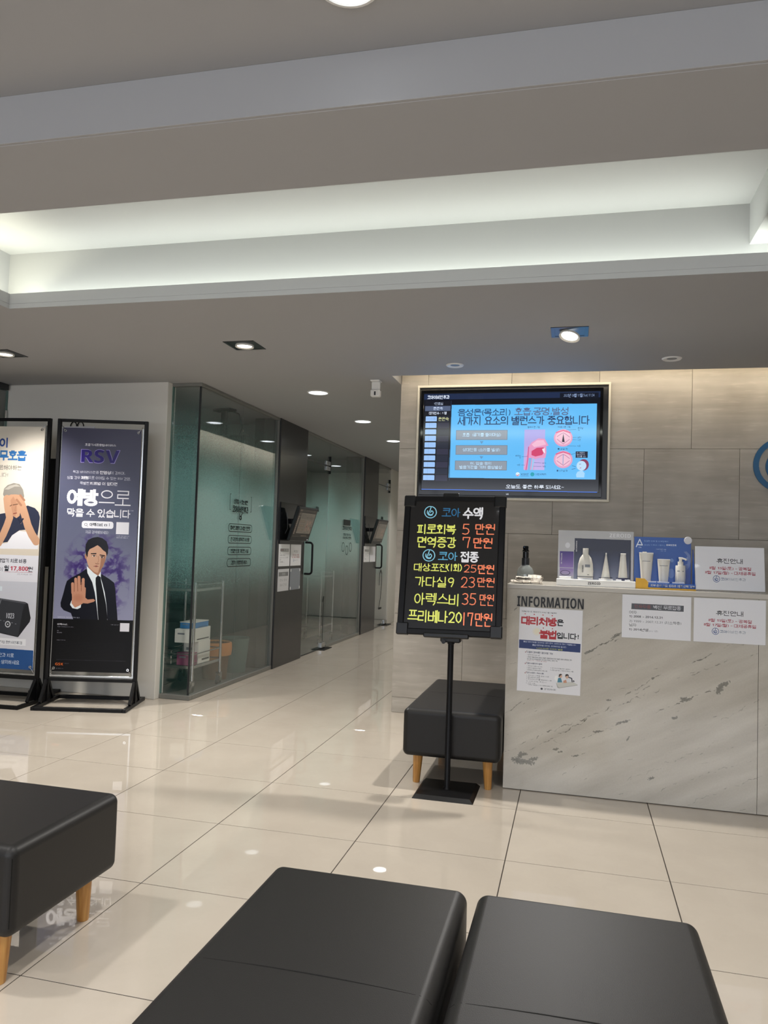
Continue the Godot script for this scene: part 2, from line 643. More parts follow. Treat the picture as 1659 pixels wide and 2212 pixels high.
# ---------------------------------------------------------------- printing: rectangles, outlines, strokes and lettering drawn into a picture
func paint(d: Array, k: float) -> Image:
	var im := Image.create(int(d[0] * k), int(d[1] * k), false, Image.FORMAT_RGB8)
	for o in d[2]:
		match o[0]:
			"R":
				var c := Color(o[5])
				fill_round(im, o[1] * k, o[2] * k, o[3] * k, o[4] * k, o[6] * k, c)
			"G":
				var y0 := int(o[2] * k)
				var y1 := int(o[4] * k)
				for y in range(y0, y1):
					im.fill_rect(Rect2i(int(o[1] * k), y, int((o[3] - o[1]) * k), 1), Color(o[5]).lerp(Color(o[6]), float(y - y0) / (y1 - y0)))
			"P":
				fill_poly(im, points(o[1], k), Color(o[2]))
			"L":
				stroke(im, points(o[1], k), o[2] * k * 0.5, Color(o[3]), true)
			"E":
				var pl := PackedVector2Array()
				for i in 28:
					pl.append(Vector2((o[1] + o[3]) * 0.5 + (o[3] - o[1]) * 0.5 * cos(TAU * i / 28), (o[2] + o[4]) * 0.5 + (o[4] - o[2]) * 0.5 * sin(TAU * i / 28)) * k)
				fill_poly(im, pl, Color(o[5]))
			"S":
				soft_spot(im, Rect2(o[1] * k, o[2] * k, (o[3] - o[1]) * k, (o[4] - o[2]) * k), Color(o[5]), o[6])
			"SMOKE":
				smoke(im, Rect2i(int(o[1] * k), int(o[2] * k), int((o[3] - o[1]) * k), int((o[4] - o[2]) * k)))
			"T":
				letter(im, o[1], Rect2(o[2] * k, o[3] * k, (o[4] - o[2]) * k, (o[5] - o[3]) * k), Color(o[6]), o[7], o[8])
	return im

func points(a: Array, k: float) -> PackedVector2Array:
	var p := PackedVector2Array()
	for i in range(0, a.size(), 2):
		p.append(Vector2(a[i], a[i + 1]) * k)
	return p

func fill_round(im: Image, x0: float, y0: float, x1: float, y1: float, r: float, c: Color) -> void:
	if r < 1.0:
		im.fill_rect(Rect2i(int(x0), int(y0), int(round(x1) - int(x0)), int(round(y1) - int(y0))), c)
		return
	r = minf(r, minf(x1 - x0, y1 - y0) * 0.5)
	for y in range(int(y0), int(y1)):
		var dy := maxf(0.0, maxf(y0 + r - y, y - (y1 - r)))
		var ins := r - sqrt(maxf(0.0, r * r - dy * dy))
		im.fill_rect(Rect2i(int(x0 + ins), y, int(x1 - x0 - 2.0 * ins), 1), c)

func fill_poly(im: Image, p: PackedVector2Array, c: Color) -> void:
	var lo := INF
	var hi := -INF
	for q in p:
		lo = minf(lo, q.y)
		hi = maxf(hi, q.y)
	for y in range(maxi(0, int(floor(lo))), mini(im.get_height(), int(ceil(hi)) + 1)):
		var xs := PackedFloat32Array()
		var yy := y + 0.5
		for i in p.size():
			var a := p[i]
			var b := p[(i + 1) % p.size()]
			if (a.y <= yy) != (b.y <= yy):
				xs.append(a.x + (yy - a.y) / (b.y - a.y) * (b.x - a.x))
		xs.sort()
		for i in range(0, xs.size() - 1, 2):
			var l := int(round(xs[i]))
			var w := int(round(xs[i + 1])) - l
			if w > 0:
				im.fill_rect(Rect2i(l, y, w, 1), c)

func stroke(im: Image, p: PackedVector2Array, r: float, c: Color, round_ends: bool) -> void:
	r = maxf(r, 0.5)
	for i in p.size() - 1:
		var d := p[i + 1] - p[i]
		if d.length_squared() < 0.0001:
			continue
		d = d.normalized()
		var n := Vector2(-d.y, d.x) * r
		var e := Vector2.ZERO if round_ends else d * r * 0.98
		fill_poly(im, PackedVector2Array([p[i] - e + n, p[i + 1] + e + n, p[i + 1] + e - n, p[i] - e - n]), c)
	if round_ends and r > 0.8:
		for q in p:
			for y in range(int(q.y - r), int(q.y + r) + 1):
				var hw := sqrt(maxf(0.0, r * r - pow(y + 0.5 - q.y, 2)))
				if y >= 0 and hw > 0.2:
					im.fill_rect(Rect2i(int(round(q.x - hw)), y, int(round(2.0 * hw)), 1), c)

func soft_spot(im: Image, r: Rect2, c: Color, al: float) -> void:
	for y in range(maxi(0, int(r.position.y)), mini(im.get_height(), int(r.end.y))):
		for x in range(maxi(0, int(r.position.x)), mini(im.get_width(), int(r.end.x))):
			var q := (Vector2(x, y) - r.get_center()) / (r.size * 0.5)
			var a := al * clampf(1.0 - q.length_squared(), 0.0, 1.0)
			if a > 0.01:
				im.set_pixel(x, y, im.get_pixel(x, y).lerp(c, a))

# the coils of purple ink printed behind the man on the banner
func smoke(im: Image, r: Rect2i) -> void:
	var n := FastNoiseLite.new()
	n.seed = 12
	n.frequency = 0.006
	n.fractal_type = FastNoiseLite.FRACTAL_RIDGED
	n.fractal_octaves = 4
	n.domain_warp_enabled = true
	n.domain_warp_amplitude = 90.0
	n.domain_warp_frequency = 0.004
	var c := Vector2(r.get_center())
	for y in range(r.position.y, r.end.y):
		for x in range(r.position.x, r.end.x):
			var q := (Vector2(x, y) - c) / (Vector2(r.size) * 0.5)
			var a := clampf(1.15 - q.length(), 0.0, 1.0)
			if a <= 0.0:
				continue
			var v := n.get_noise_2d(x, y) * 0.5 + 0.5
			a = clampf(a * 2.2, 0.0, 1.0) * smoothstep(0.5, 0.8, v)
			if a > 0.01:
				im.set_pixel(x, y, im.get_pixel(x, y).lerp(Color("4b3482").lerp(Color("2c1c58"), v * v), a * 0.9))

# fits a line of lettering into a box
func letter(im: Image, s: String, box: Rect2, c: Color, weight: float, style: int) -> void:
	var l := lay(s, style == 1, weight >= 0.115 or style >= 2)
	var lo: Vector2 = l.lo
	var hi: Vector2 = l.hi
	var thick := weight * box.size.y if l.marks.size() else 0.0
	if l.marks.size() and l.tris.size() == 0 and s.length() == 1 and style == 1:
		thick *= 0.9
	var pad := thick * 0.5
	var span := hi - lo
	var sc := Vector2((box.size.x - 2.0 * pad) / maxf(span.x, 0.05), (box.size.y - 2.0 * pad) / maxf(span.y, 0.05))
	var o := box.position + Vector2(pad, pad)
	for t in l.tris:
		var q := PackedVector2Array()
		for v in t:
			q.append(o + (v - lo) * sc)
		fill_poly(im, q, c)
	for p in l.marks:
		var q := PackedVector2Array()
		for v in p:
			q.append(o + (v - lo) * sc)
		stroke(im, q, thick * 0.5, c, style == 1 or thick < 5.0)

# lays a line of lettering out in em units, y down
func lay(s: String, hand: bool, bold: bool) -> Dictionary:
	var marks := []
	var tris := []
	var x := 0.0
	var lo := Vector2(INF, INF)
	var hi := Vector2(-INF, -INF)
	for i in s.length():
		var u := s.unicode_at(i)
		var ch := s[i]
		if ch == " ":
			x += 0.34
			continue
		if u >= 0xAC00 and u <= 0xD7A3:
			for p in syllable(u - 0xAC00):
				var q := PackedVector2Array()
				for v in p:
					var w: Vector2 = Vector2(x + v.x * 0.92, v.y)
					q.append(w)
					lo = lo.min(w)
					hi = hi.max(w)
				marks.append(q)
			x += 1.0
		elif hand and HAND.has(ch):
			for p in HAND[ch]:
				var q := PackedVector2Array()
				for k in range(0, p.size(), 2):
					var w := Vector2(x + 0.04 + p[k] * 0.5, 0.06 + p[k + 1] * 0.88)
					q.append(w)
					lo = lo.min(w)
					hi = hi.max(w)
				marks.append(q)
			x += 0.68
		else:
			var g := glyph(ch, bold)
			for t in g[1]:
				var q := PackedVector2Array()
				for v in t:
					var w: Vector2 = Vector2(x + v.x, 0.86 - v.y)
					q.append(w)
					lo = lo.min(w)
					hi = hi.max(w)
				tris.append(q)
			x += g[0]
	return {"marks": marks, "tris": tris, "lo": lo, "hi": hi}

# a Latin letter as flat triangles, one em = 1
func glyph(ch: String, bold: bool) -> Array:
	var key := ch + ("b" if bold else "r")
	if not glyphs.has(key):
		var f := SystemFont.new()
		f.font_names = PackedStringArray(["Droid Sans"])
		f.font_weight = 700 if bold else 400
		var t := TextMesh.new()
		t.font = f
		t.font_size = 64
		t.pixel_size = 1.0 / 64.0
		t.depth = 0.0
		t.curve_step = 2.0
		t.text = ch
		t.horizontal_alignment = HORIZONTAL_ALIGNMENT_LEFT
		t.vertical_alignment = VERTICAL_ALIGNMENT_BOTTOM
		var tris := []
		var down := f.get_descent(64) / 64.0
		if t.get_surface_count() > 0:
			var a := t.get_mesh_arrays()
			var v: PackedVector3Array = a[Mesh.ARRAY_VERTEX]
			var ids: PackedInt32Array = a[Mesh.ARRAY_INDEX] if a[Mesh.ARRAY_INDEX] != null else PackedInt32Array(range(v.size()))
			for i in range(0, ids.size() - 2, 3):
				tris.append([Vector2(v[ids[i]].x, v[ids[i]].y - down), Vector2(v[ids[i + 1]].x, v[ids[i + 1]].y - down), Vector2(v[ids[i + 2]].x, v[ids[i + 2]].y - down)])
		glyphs[key] = [f.get_string_size(ch, HORIZONTAL_ALIGNMENT_LEFT, -1, 64).x / 64.0, tris]
	return glyphs[key]

const HAND := {
	"0": [[0.5, 0, 0.12, 0.2, 0, 0.5, 0.12, 0.82, 0.5, 1, 0.88, 0.82, 1, 0.5, 0.88, 0.2, 0.5, 0]], "1": [[0.5, 0, 0.5, 1]],
	"2": [[0.02, 0.22, 0.2, 0.04, 0.55, 0, 0.9, 0.1, 0.98, 0.3, 0.8, 0.55, 0.4, 0.82, 0, 1, 1, 1]],
	"3": [[0.05, 0.1, 0.4, 0, 0.8, 0.06, 0.95, 0.24, 0.8, 0.42, 0.4, 0.48, 0.85, 0.56, 1, 0.75, 0.8, 0.94, 0.4, 1, 0, 0.92]],
	"5": [[0.95, 0, 0.15, 0, 0.08, 0.42, 0.5, 0.38, 0.9, 0.5, 1, 0.72, 0.8, 0.94, 0.4, 1, 0, 0.94]], "7": [[0, 0.25, 0, 0, 1, 0, 0.8, 0.5, 0.72, 1]],
	"9": [[0.95, 0.25, 0.8, 0.05, 0.45, 0, 0.1, 0.12, 0.02, 0.32, 0.2, 0.5, 0.55, 0.52, 0.9, 0.38, 0.95, 0.2, 0.88, 0.6, 0.6, 1]],
	"(": [[0.9, 0, 0.5, 0.25, 0.4, 0.5, 0.5, 0.78, 0.9, 1]], ")": [[0.1, 0, 0.5, 0.25, 0.6, 0.5, 0.5, 0.78, 0.1, 1]],
}
# Hangul letters as strokes in a unit box; a row of nine numbers «9, ...» is a ring
const JAMO := {
	"g": [[0, 0, 1, 0, 0.96, 0.5, 0.8, 1]], "n": [[0, 0, 0, 1, 1, 1]], "d": [[1, 0, 0, 0, 0, 1, 1, 1]], "r": [[0, 0, 1, 0, 1, 0.5, 0, 0.5, 0, 1, 1, 1]],
	"m": [[0, 0, 1, 0, 1, 1, 0, 1, 0, 0]], "b": [[0, 0, 0, 1, 1, 1, 1, 0], [0, 0.48, 1, 0.48]], "s": [[0.5, 0, 0.42, 0.45, 0, 1], [0.47, 0.4, 0.68, 0.72, 1, 1]],
	"o": ["ring", 0, 0, 1, 1], "j": [[0, 0, 1, 0], [0.5, 0, 0.42, 0.5, 0, 1], [0.45, 0.48, 0.66, 0.75, 1, 1]], "c": [[0.32, 0, 0.68, 0], [0, 0.26, 1, 0.26], [0.5, 0.26, 0.42, 0.62, 0, 1], [0.45, 0.6, 0.66, 0.8, 1, 1]],
	"k": [[0, 0, 1, 0, 0.96, 0.5, 0.85, 1], [0, 0.48, 0.95, 0.46]], "t": [[1, 0, 0, 0, 0, 1, 1, 1], [0, 0.5, 0.95, 0.5]], "p": [[0, 0, 1, 0], [0, 1, 1, 1], [0.28, 0, 0.28, 1], [0.72, 0, 0.72, 1]],
	"h": [[0.32, 0, 0.68, 0], [0, 0.24, 1, 0.24], "ring", 0.12, 0.42, 0.88, 1], "x": [],
}
const FIRST := ["g", "gg", "n", "d", "dd", "r", "m", "b", "bb", "s", "ss", "o", "j", "jj", "c", "k", "t", "p", "h"]
const LAST := ["", "g", "gg", "gs", "n", "nj", "nh", "d", "r", "rg", "rm", "rb", "rs", "rt", "rp", "rh", "m", "b", "bs", "s", "ss", "o", "j", "c", "k", "t", "p", "h"]
# vowels: [upright strokes in the right-hand box], [level strokes in the lower box]
const VOWEL := [
	[[[0.35, 0, 0.35, 1], [0.35, 0.48, 0.95, 0.48]], []], [[[0.1, 0, 0.1, 1], [0.1, 0.48, 0.8, 0.48], [0.85, -0.02, 0.85, 1.02]], []], [[[0.3, 0, 0.3, 1], [0.3, 0.33, 1, 0.33], [0.3, 0.63, 1, 0.63]], []],
	[[[0.1, 0, 0.1, 1], [0.1, 0.33, 0.85, 0.33], [0.1, 0.63, 0.85, 0.63], [0.85, 0, 0.85, 1]], []], [[[0.8, 0, 0.8, 1], [0.05, 0.45, 0.8, 0.45]], []], [[[0.45, 0, 0.45, 1], [-0.1, 0.45, 0.45, 0.45], [0.95, -0.02, 0.95, 1.02]], []],
	[[[0.8, 0, 0.8, 1], [0.05, 0.32, 0.8, 0.32], [0.05, 0.6, 0.8, 0.6]], []], [[[0.45, 0, 0.45, 1], [-0.1, 0.32, 0.45, 0.32], [-0.1, 0.6, 0.45, 0.6], [0.95, 0, 0.95, 1]], []],
	[[], [[0.5, 0, 0.5, 0.9], [0, 0.9, 1, 0.9]]], [[[0.3, 0, 0.3, 1], [0.3, 0.45, 1, 0.45]], [[0.5, 0, 0.5, 0.9], [0, 0.9, 1, 0.9]]], [[[0.1, 0, 0.1, 1], [0.1, 0.45, 0.8, 0.45], [0.85, 0, 0.85, 1]], [[0.5, 0, 0.5, 0.9], [0, 0.9, 1, 0.9]]],
	[[[0.6, 0, 0.6, 1]], [[0.5, 0, 0.5, 0.9], [0, 0.9, 1, 0.9]]], [[], [[0.3, 0, 0.3, 0.9], [0.7, 0, 0.7, 0.9], [0, 0.9, 1, 0.9]]],
	[[], [[0, 0.2, 1, 0.2], [0.5, 0.2, 0.5, 1]]], [[[0.8, 0, 0.8, 1], [0.1, 0.7, 0.8, 0.7]], [[0, 0.2, 1, 0.2], [0.5, 0.2, 0.5, 1]]], [[[0.45, 0, 0.45, 1], [0, 0.7, 0.45, 0.7], [0.95, 0, 0.95, 1]], [[0, 0.2, 1, 0.2], [0.5, 0.2, 0.5, 1]]],
	[[[0.6, 0, 0.6, 1]], [[0, 0.2, 1, 0.2], [0.5, 0.2, 0.5, 1]]], [[], [[0, 0.2, 1, 0.2], [0.3, 0.2, 0.3, 1], [0.7, 0.2, 0.7, 1]]], [[], [[0, 0.55, 1, 0.55]]], [[[0.6, 0, 0.6, 1]], [[0, 0.6, 1, 0.6]]], [[[0.6, 0, 0.6, 1]], []]]

func syllable(n: int) -> Array:
	var a: String = FIRST[n / 588]
	var v: Array = VOWEL[(n % 588) / 28]
	var z: String = LAST[n % 28]
	var out := []
	var foot := 0.56 if z else 1.0     # how far the upper part reaches down
	if v[0].size() and v[1].size():
		jamo(out, a, Rect2(0.04, 0.04, 0.54, 0.44 * foot))
		placed(out, v[1], Rect2(0.0, 0.56 * foot, 0.62, 0.36 * foot))
		placed(out, v[0], Rect2(0.7, 0.0, 0.28, foot * 0.98))
	elif v[0].size():
		jamo(out, a, Rect2(0.02, 0.1 * foot, 0.5, 0.76 * foot))
		placed(out, v[0], Rect2(0.62, 0.0, 0.32, foot))
	else:
		jamo(out, a, Rect2(0.14, 0.03, 0.72, 0.46 * foot))
		placed(out, v[1], Rect2(0.0, 0.58 * foot, 1.0, 0.38 * foot))
	if z:
		jamo(out, z, Rect2(0.16, 0.68, 0.7, 0.32))
	return out

func jamo(out: Array, key: String, r: Rect2) -> void:
	if key.length() == 2:
		jamo(out, key[0], Rect2(r.position, Vector2(r.size.x * 0.44, r.size.y)))
		jamo(out, key[1], Rect2(r.position + Vector2(r.size.x * 0.56, 0), Vector2(r.size.x * 0.44, r.size.y)))
		return
	var d: Array = JAMO[key]
	var i := 0
	while i < d.size():
		if d[i] is String:
			var c := r.position + Vector2((d[i + 1] + d[i + 3]) * 0.5, (d[i + 2] + d[i + 4]) * 0.5) * r.size
			var h := Vector2((d[i + 3] - d[i + 1]) * 0.5, (d[i + 4] - d[i + 2]) * 0.5) * r.size
			var q := PackedVector2Array()
			for k in 19:
				q.append(c + Vector2(cos(TAU * k / 18), sin(TAU * k / 18)) * h)
			out.append(q)
			i += 5
		else:
			placed(out, [d[i]], r)
			i += 1

func placed(out: Array, rows: Array, r: Rect2) -> void:
	for p in rows:
		var q := PackedVector2Array()
		for k in range(0, p.size(), 2):
			q.append(r.position + Vector2(p[k], p[k + 1]) * r.size)
		out.append(q)

# flat cut-vinyl lettering as geometry in the plane z = 0, y up; each row is [text, x0, y0 (top), x1, y1 (bottom)]
func vinyl_rows(rows: Array, weight: float) -> ArrayMesh:
	var st := begin()
	for r in rows:
		var l := lay(r[0], true, false)
		var w: float = r[3] - r[1]
		var h: float = r[2] - r[4]
		var t := weight * h * 0.5
		var span: Vector2 = l.hi - l.lo
		var sc := Vector2((w - 2 * t) / maxf(span.x, 0.05), (h - 2 * t) / maxf(span.y, 0.05))
		for p in l.marks:
			var q := []
			for v in p:
				q.append(Vector2(r[1] + t + (v.x - l.lo.x) * sc.x, r[2] - t - (v.y - l.lo.y) * sc.y))
			ribbon(st, q, t)
	return st.commit()

func ribbon(st: SurfaceTool, q: Array, t: float) -> void:
	for i in q.size() - 1:
		var d: Vector2 = (q[i + 1] - q[i]).normalized()
		var n := Vector2(-d.y, d.x) * t
		var a: Vector2 = q[i] - d * t * 0.8
		var b: Vector2 = q[i + 1] + d * t * 0.8
		quad(st, v3(a - n), v3(b - n), v3(b + n), v3(a + n), Vector3.BACK)

func v3(p: Vector2, z := 0.0) -> Vector3:
	return Vector3(p.x, p.y, z)

# ---------------------------------------------------------------- the setting
func build_ceiling() -> void:
	var c := setting("ceiling")
	var w: Material = M.paint_ceiling
	part("near_panel", slab(Vector3(-8, NEAR_CEIL, -1.95), Vector3(3.8, 2.64, 3.2)), w, c)
	part("beam", slab(Vector3(-8, CEIL, -2.375), Vector3(3.8, 2.9, -1.95), 0.003), w, c)
	part("fascia", slab(Vector3(-8, CEIL + 0.001, -1.95), Vector3(3.8, NEAR_CEIL, -1.94), 0.001), w, c)
	# lowered ceiling round the recess
	part("soffit", slab(Vector3(-8, CEIL, -5.17), Vector3(3.8, 2.4, -3.41)), w, c)
	part("soffit", slab(Vector3(-8, CEIL, -3.41), Vector3(-2.91, 2.4, -2.375)), w, c)
	part("soffit", slab(Vector3(0.95, CEIL, -3.41), Vector3(3.8, 2.4, -2.375)), w, c)
	part("soffit", slab(Vector3(-8, CEIL, -12.3), Vector3(-1.6, 2.4, -5.17)), w, c)
	part("soffit", slab(Vector3(-1.6, CEIL, -7.4), Vector3(-1.2525, 2.4, -5.17)), w, c)
	part("soffit", slab(Vector3(-1.6, CEIL, -12.3), Vector3(-1.25, 2.4, -11.0)), w, c)
	part("slot_board", slab(Vector3(-1.63, 2.4, -11.0), Vector3(-1.6, 2.72, -7.4)), w, c)
	part("slot_end", slab(Vector3(-1.63, 2.4, -7.43), Vector3(-1.25, 2.72, -7.4)), w, c)
	part("slot_end", slab(Vector3(-1.63, 2.4, -11.03), Vector3(-1.25, 2.72, -11.0)), w, c)
	part("slot_top", slab(Vector3(-1.63, 2.7, -11.03), Vector3(-1.05, 2.74, -7.4)), w, c)
	part("soffit", slab(Vector3(-1.06, CEIL, -12.3), Vector3(3.8, 2.4, -5.6)), w, c)
	# upstand that hides the strip light
	part("light_lip", slab(Vector3(-2.94, 2.4, -3.44), Vector3(0.98, 2.456, -3.41), 0.002), w, c)
	part("light_lip", slab(Vector3(-2.94, 2.4, -3.41), Vector3(-2.91, 2.456, -2.375), 0.002), w, c)
	part("light_lip", slab(Vector3(0.95, 2.4, -3.41), Vector3(0.98, 2.456, -2.375), 0.002), w, c)
	part("light_ledge", slab(Vector3(-2.9, 2.437, -2.47), Vector3(0.94, 2.45, -2.375), 0.001), w, c)
	# walls and top of the recess
	part("recess_wall", slab(Vector3(-3.15, 2.4, -3.66), Vector3(1.25, 2.8, -3.56)), w, c)
	part("recess_wall", slab(Vector3(-3.15, 2.4, -3.56), Vector3(-3.05, 2.8, -2.375)), w, c)
	part("recess_wall", slab(Vector3(0.712, 2.549, -3.56), Vector3(0.745, 2.8, -2.375)), w, c)
	part("recess_wall", slab(Vector3(1.15, 2.4, -3.56), Vector3(1.25, 2.62, -2.375)), w, c)
	part("recess_top", slab(Vector3(0.745, 2.549, -3.56), Vector3(1.15, 2.6, -2.375)), w, c)
	part("recess_top", slab(Vector3(-3.15, TRAY, -3.66), Vector3(0.745, 2.82, -2.375)), w, c)
	# slot that washes the stone wall
	part("slot_board", slab(Vector3(-1.3, 2.4, -5.17), Vector3(3.8, 2.66, -5.14)), w, c)
	part("slot_end", slab(Vector3(-1.3, 2.4, -5.76), Vector3(-1.2525, 2.66, -5.17)), w, c)
	part("slot_top", slab(Vector3(-1.3, 2.62, -5.6), Vector3(3.8, 2.66, -5.17)), w, c)
	# outer lid over the hidden edges
	part("lid", slab(Vector3(-8, 2.9, -12.4), Vector3(3.8, 2.95, 3.2)), w, c)

func build_floor() -> void:
	var f := setting("floor")
	part("screed", slab(Vector3(-8, -0.2, -12.3), Vector3(3.8, -0.0015, 3.2)), M.grout, f)
	var mesh := box_mesh(Vector3(0.5962, 0.02, 0.5962), 0.0006, Vector3(0, -0.01, 0))
	var rest := begin()
	for i in range(-14, 7):
		for j in range(-11, 16):
			var p := Vector3(0.3682 + 0.6 * i - 0.3, 0, -3.0545 - 0.6 * j - 0.3)
			if p.x < -7.6 or p.x > 3.6 or p.z < -12.1 or p.z > 3.0:
				continue
			if p.z < 0.2 and p.x < 0.9 + absf(p.z) * 0.25 and p.x > -0.9 + p.z * 0.8 and not (p.x < -3.1 and p.z < -5.5 and (p.x < -4.6 or p.z < -9.0)):
				if p.z < -5.4 and absf(p.x + 2.76) < 0.29:     # cut along the glass front
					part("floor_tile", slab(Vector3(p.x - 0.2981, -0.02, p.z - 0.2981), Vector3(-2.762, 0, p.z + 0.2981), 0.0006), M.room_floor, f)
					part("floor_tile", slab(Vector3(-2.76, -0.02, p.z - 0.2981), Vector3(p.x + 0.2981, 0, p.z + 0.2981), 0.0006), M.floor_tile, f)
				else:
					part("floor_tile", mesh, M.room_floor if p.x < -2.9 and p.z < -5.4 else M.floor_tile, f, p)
			else:
				cbox(rest, p + Vector3(0, -0.01, 0), Vector3(0.5962, 0.02, 0.5962), 0.0006)
	var r := part("outlying_tiles", rest.commit(), M.floor_tile, f)
	r.set_meta("kind", "stuff")

func build_walls() -> void:
	var b := setting("wall_back")
	part("core", slab(Vector3(-1.248, 0, -5.75), Vector3(3.8, 2.66, -5.482)), M.grout, b)
	part("end_panel", slab(Vector3(-1.252, 0, -5.75), Vector3(-1.248, 2.376, -5.47)), M.wall_tile_1, b)
	var rows := [[0.0, 0.109, 0.15], [0.109, 0.709, 0.45], [0.709, 1.308, 0.15], [1.308, 1.907, 0.45], [1.907, 2.507, 0.15], [2.507, 2.62, 0.45]]
	var k := 0
	for r in rows:
		var x: float = r[2] - 3.0
		while x < 3.6:
			var x0 := maxf(x, -1.25)
			var x1 := minf(x + 0.6, 3.6)
			if x1 - x0 > 0.02:
				part("wall_tile", slab(Vector3(x0 + 0.001, r[0] + 0.001, -5.482), Vector3(x1 - 0.001, r[1] - 0.001, -5.47), 0.0008), M["wall_tile_%d" % (k % 3)], b)
				k += 1 if (k / 3) % 2 == 0 else 2
			x += 0.6
	var s := setting("wall_left")
	part("plaster", slab(Vector3(-4.42, 0, -5.32), Vector3(-2.992, CEIL, -5.2), 0.003), M.paint_wall, s)
	var p := setting("wall_corridor")
	part("plaster", slab(Vector3(-1.25, 0, -12.2), Vector3(-1.05, 2.72, -5.765)), M.paint_wall, p)
	var e := setting("wall_far")
	part("plaster", slab(Vector3(-8, 0, -12.4), Vector3(3.8, CEIL, -12.2)), M.paint_wall, e)
	var o := setting("wall_outer")
	part("plaster", slab(Vector3(-8.1, 0, -12.4), Vector3(-7.8, 2.9, 3.2)), M.paint_wall, o)
	var q := setting("wall_right")
	part("plaster", slab(Vector3(3.6, 0, -12.4), Vector3(3.9, 2.9, 3.2)), M.paint_wall, q)
	var z := setting("wall_rear")
	part("plaster", slab(Vector3(-8, 0, 3.0), Vector3(-4.2, 2.9, 3.3)), M.paint_wall, z)
	part("plaster", slab(Vector3(2.6, 0, 3.0), Vector3(3.8, 2.9, 3.3)), M.paint_wall, z)
	part("plaster", slab(Vector3(-4.2, 0, 3.0), Vector3(2.6, 0.85, 3.3)), M.paint_wall, z)
	part("plaster", slab(Vector3(-4.2, 2.35, 3.0), Vector3(2.6, 2.9, 3.3)), M.paint_wall, z)
	# added, unseen window behind the seats; glowing blinds and area light brighten the room
	var v := setting("added_window_2", Vector3(-0.8, 1.6, 3.14))
	for i in 4:
		part("glowing_blind", slab(Vector3(-3.36 + i * 1.7, -0.72, 0.0), Vector3(-1.74 + i * 1.7, 0.75, 0.006)), M.blind_glow, v)
	for i in 5:
		part("mullion", slab(Vector3(-3.4 + i * 1.7 - 0.03, -0.75, -0.02), Vector3(-3.4 + i * 1.7 + 0.03, 0.75, 0.05), 0.004), M.frame_grey, v)
	part("sill", slab(Vector3(-3.4, -0.78, -0.16), Vector3(3.4, -0.75, 0.1), 0.004), M.frame_grey, v)
	part("outer_glass", slab(Vector3(-3.4, -0.75, 0.06), Vector3(3.4, 0.75, 0.07)), M.glass, v)
	area_light("added_daylight", Vector3(0, 0, -0.03), Vector3.FORWARD, Vector2(6.6, 1.45), 9.0, Color(0.93, 0.95, 1.0), v)  # added area light, brightens the faces turned towards the rear wall
	# dark pillars between the glass fronts
	for a in [[-7.62, -6.86], [-10.66, -9.94]]:
		var d := setting("wall_pillar")
		part("cladding", slab(Vector3(-3.0, 0, a[0]), Vector3(-2.728, CEIL, a[1]), 0.002), M.paint_grey, d)
		part("side_strip", slab(Vector3(-2.9, 0, a[1]), Vector3(-2.729, CEIL, a[1] + 0.012)), M.paint_dark, d)
	var j := setting("wall_jamb")
	part("plaster", slab(Vector3(-3.0, 0, -12.2), Vector3(-2.74, CEIL, -11.47), 0.003), M.paint_wall, j)
	var i := setting("wall_rooms")
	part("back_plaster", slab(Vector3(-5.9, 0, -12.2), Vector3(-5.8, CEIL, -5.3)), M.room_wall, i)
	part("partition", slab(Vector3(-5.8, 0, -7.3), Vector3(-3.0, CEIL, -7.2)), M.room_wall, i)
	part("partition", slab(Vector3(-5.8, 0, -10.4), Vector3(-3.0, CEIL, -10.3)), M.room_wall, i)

# one sheet of glass; film = true puts the speckled privacy film on its inner face
func pane(parent: Node, a: Vector3, b: Vector3, film: bool, called := "pane") -> void:
	var o := part(called, slab(a, b, 0.001), M.glass, parent)
	if not film:
		return
	var along_x := absf(b.x - a.x) > absf(b.z - a.z)
	var st := begin()
	var y0 := a.y + 0.01
	var y1 := b.y - 0.01
	var p0 := Vector3(a.x, 0, minf(a.z, b.z) - 0.003) if along_x else Vector3(minf(a.x, b.x) - 0.003, 0, a.z)
	var p1 := Vector3(b.x, 0, minf(a.z, b.z) - 0.003) if along_x else Vector3(minf(a.x, b.x) - 0.003, 0, b.z)
	var n := Vector3.BACK if along_x else Vector3.RIGHT
	var u := p0.distance_to(p1) / 0.6
	var q := [p0 + Vector3(0, y0, 0), p1 + Vector3(0, y0, 0), p1 + Vector3(0, y1, 0), p0 + Vector3(0, y1, 0)]
	tri(st, q[0], q[1], q[2], n, n, n, Vector2(0, 1), Vector2(u, 1), Vector2(u, 0))
	tri(st, q[0], q[2], q[3], n, n, n, Vector2(0, 1), Vector2(u, 0), Vector2(0, 0))
	part("privacy_film", st.commit(), M.frost_film, o)

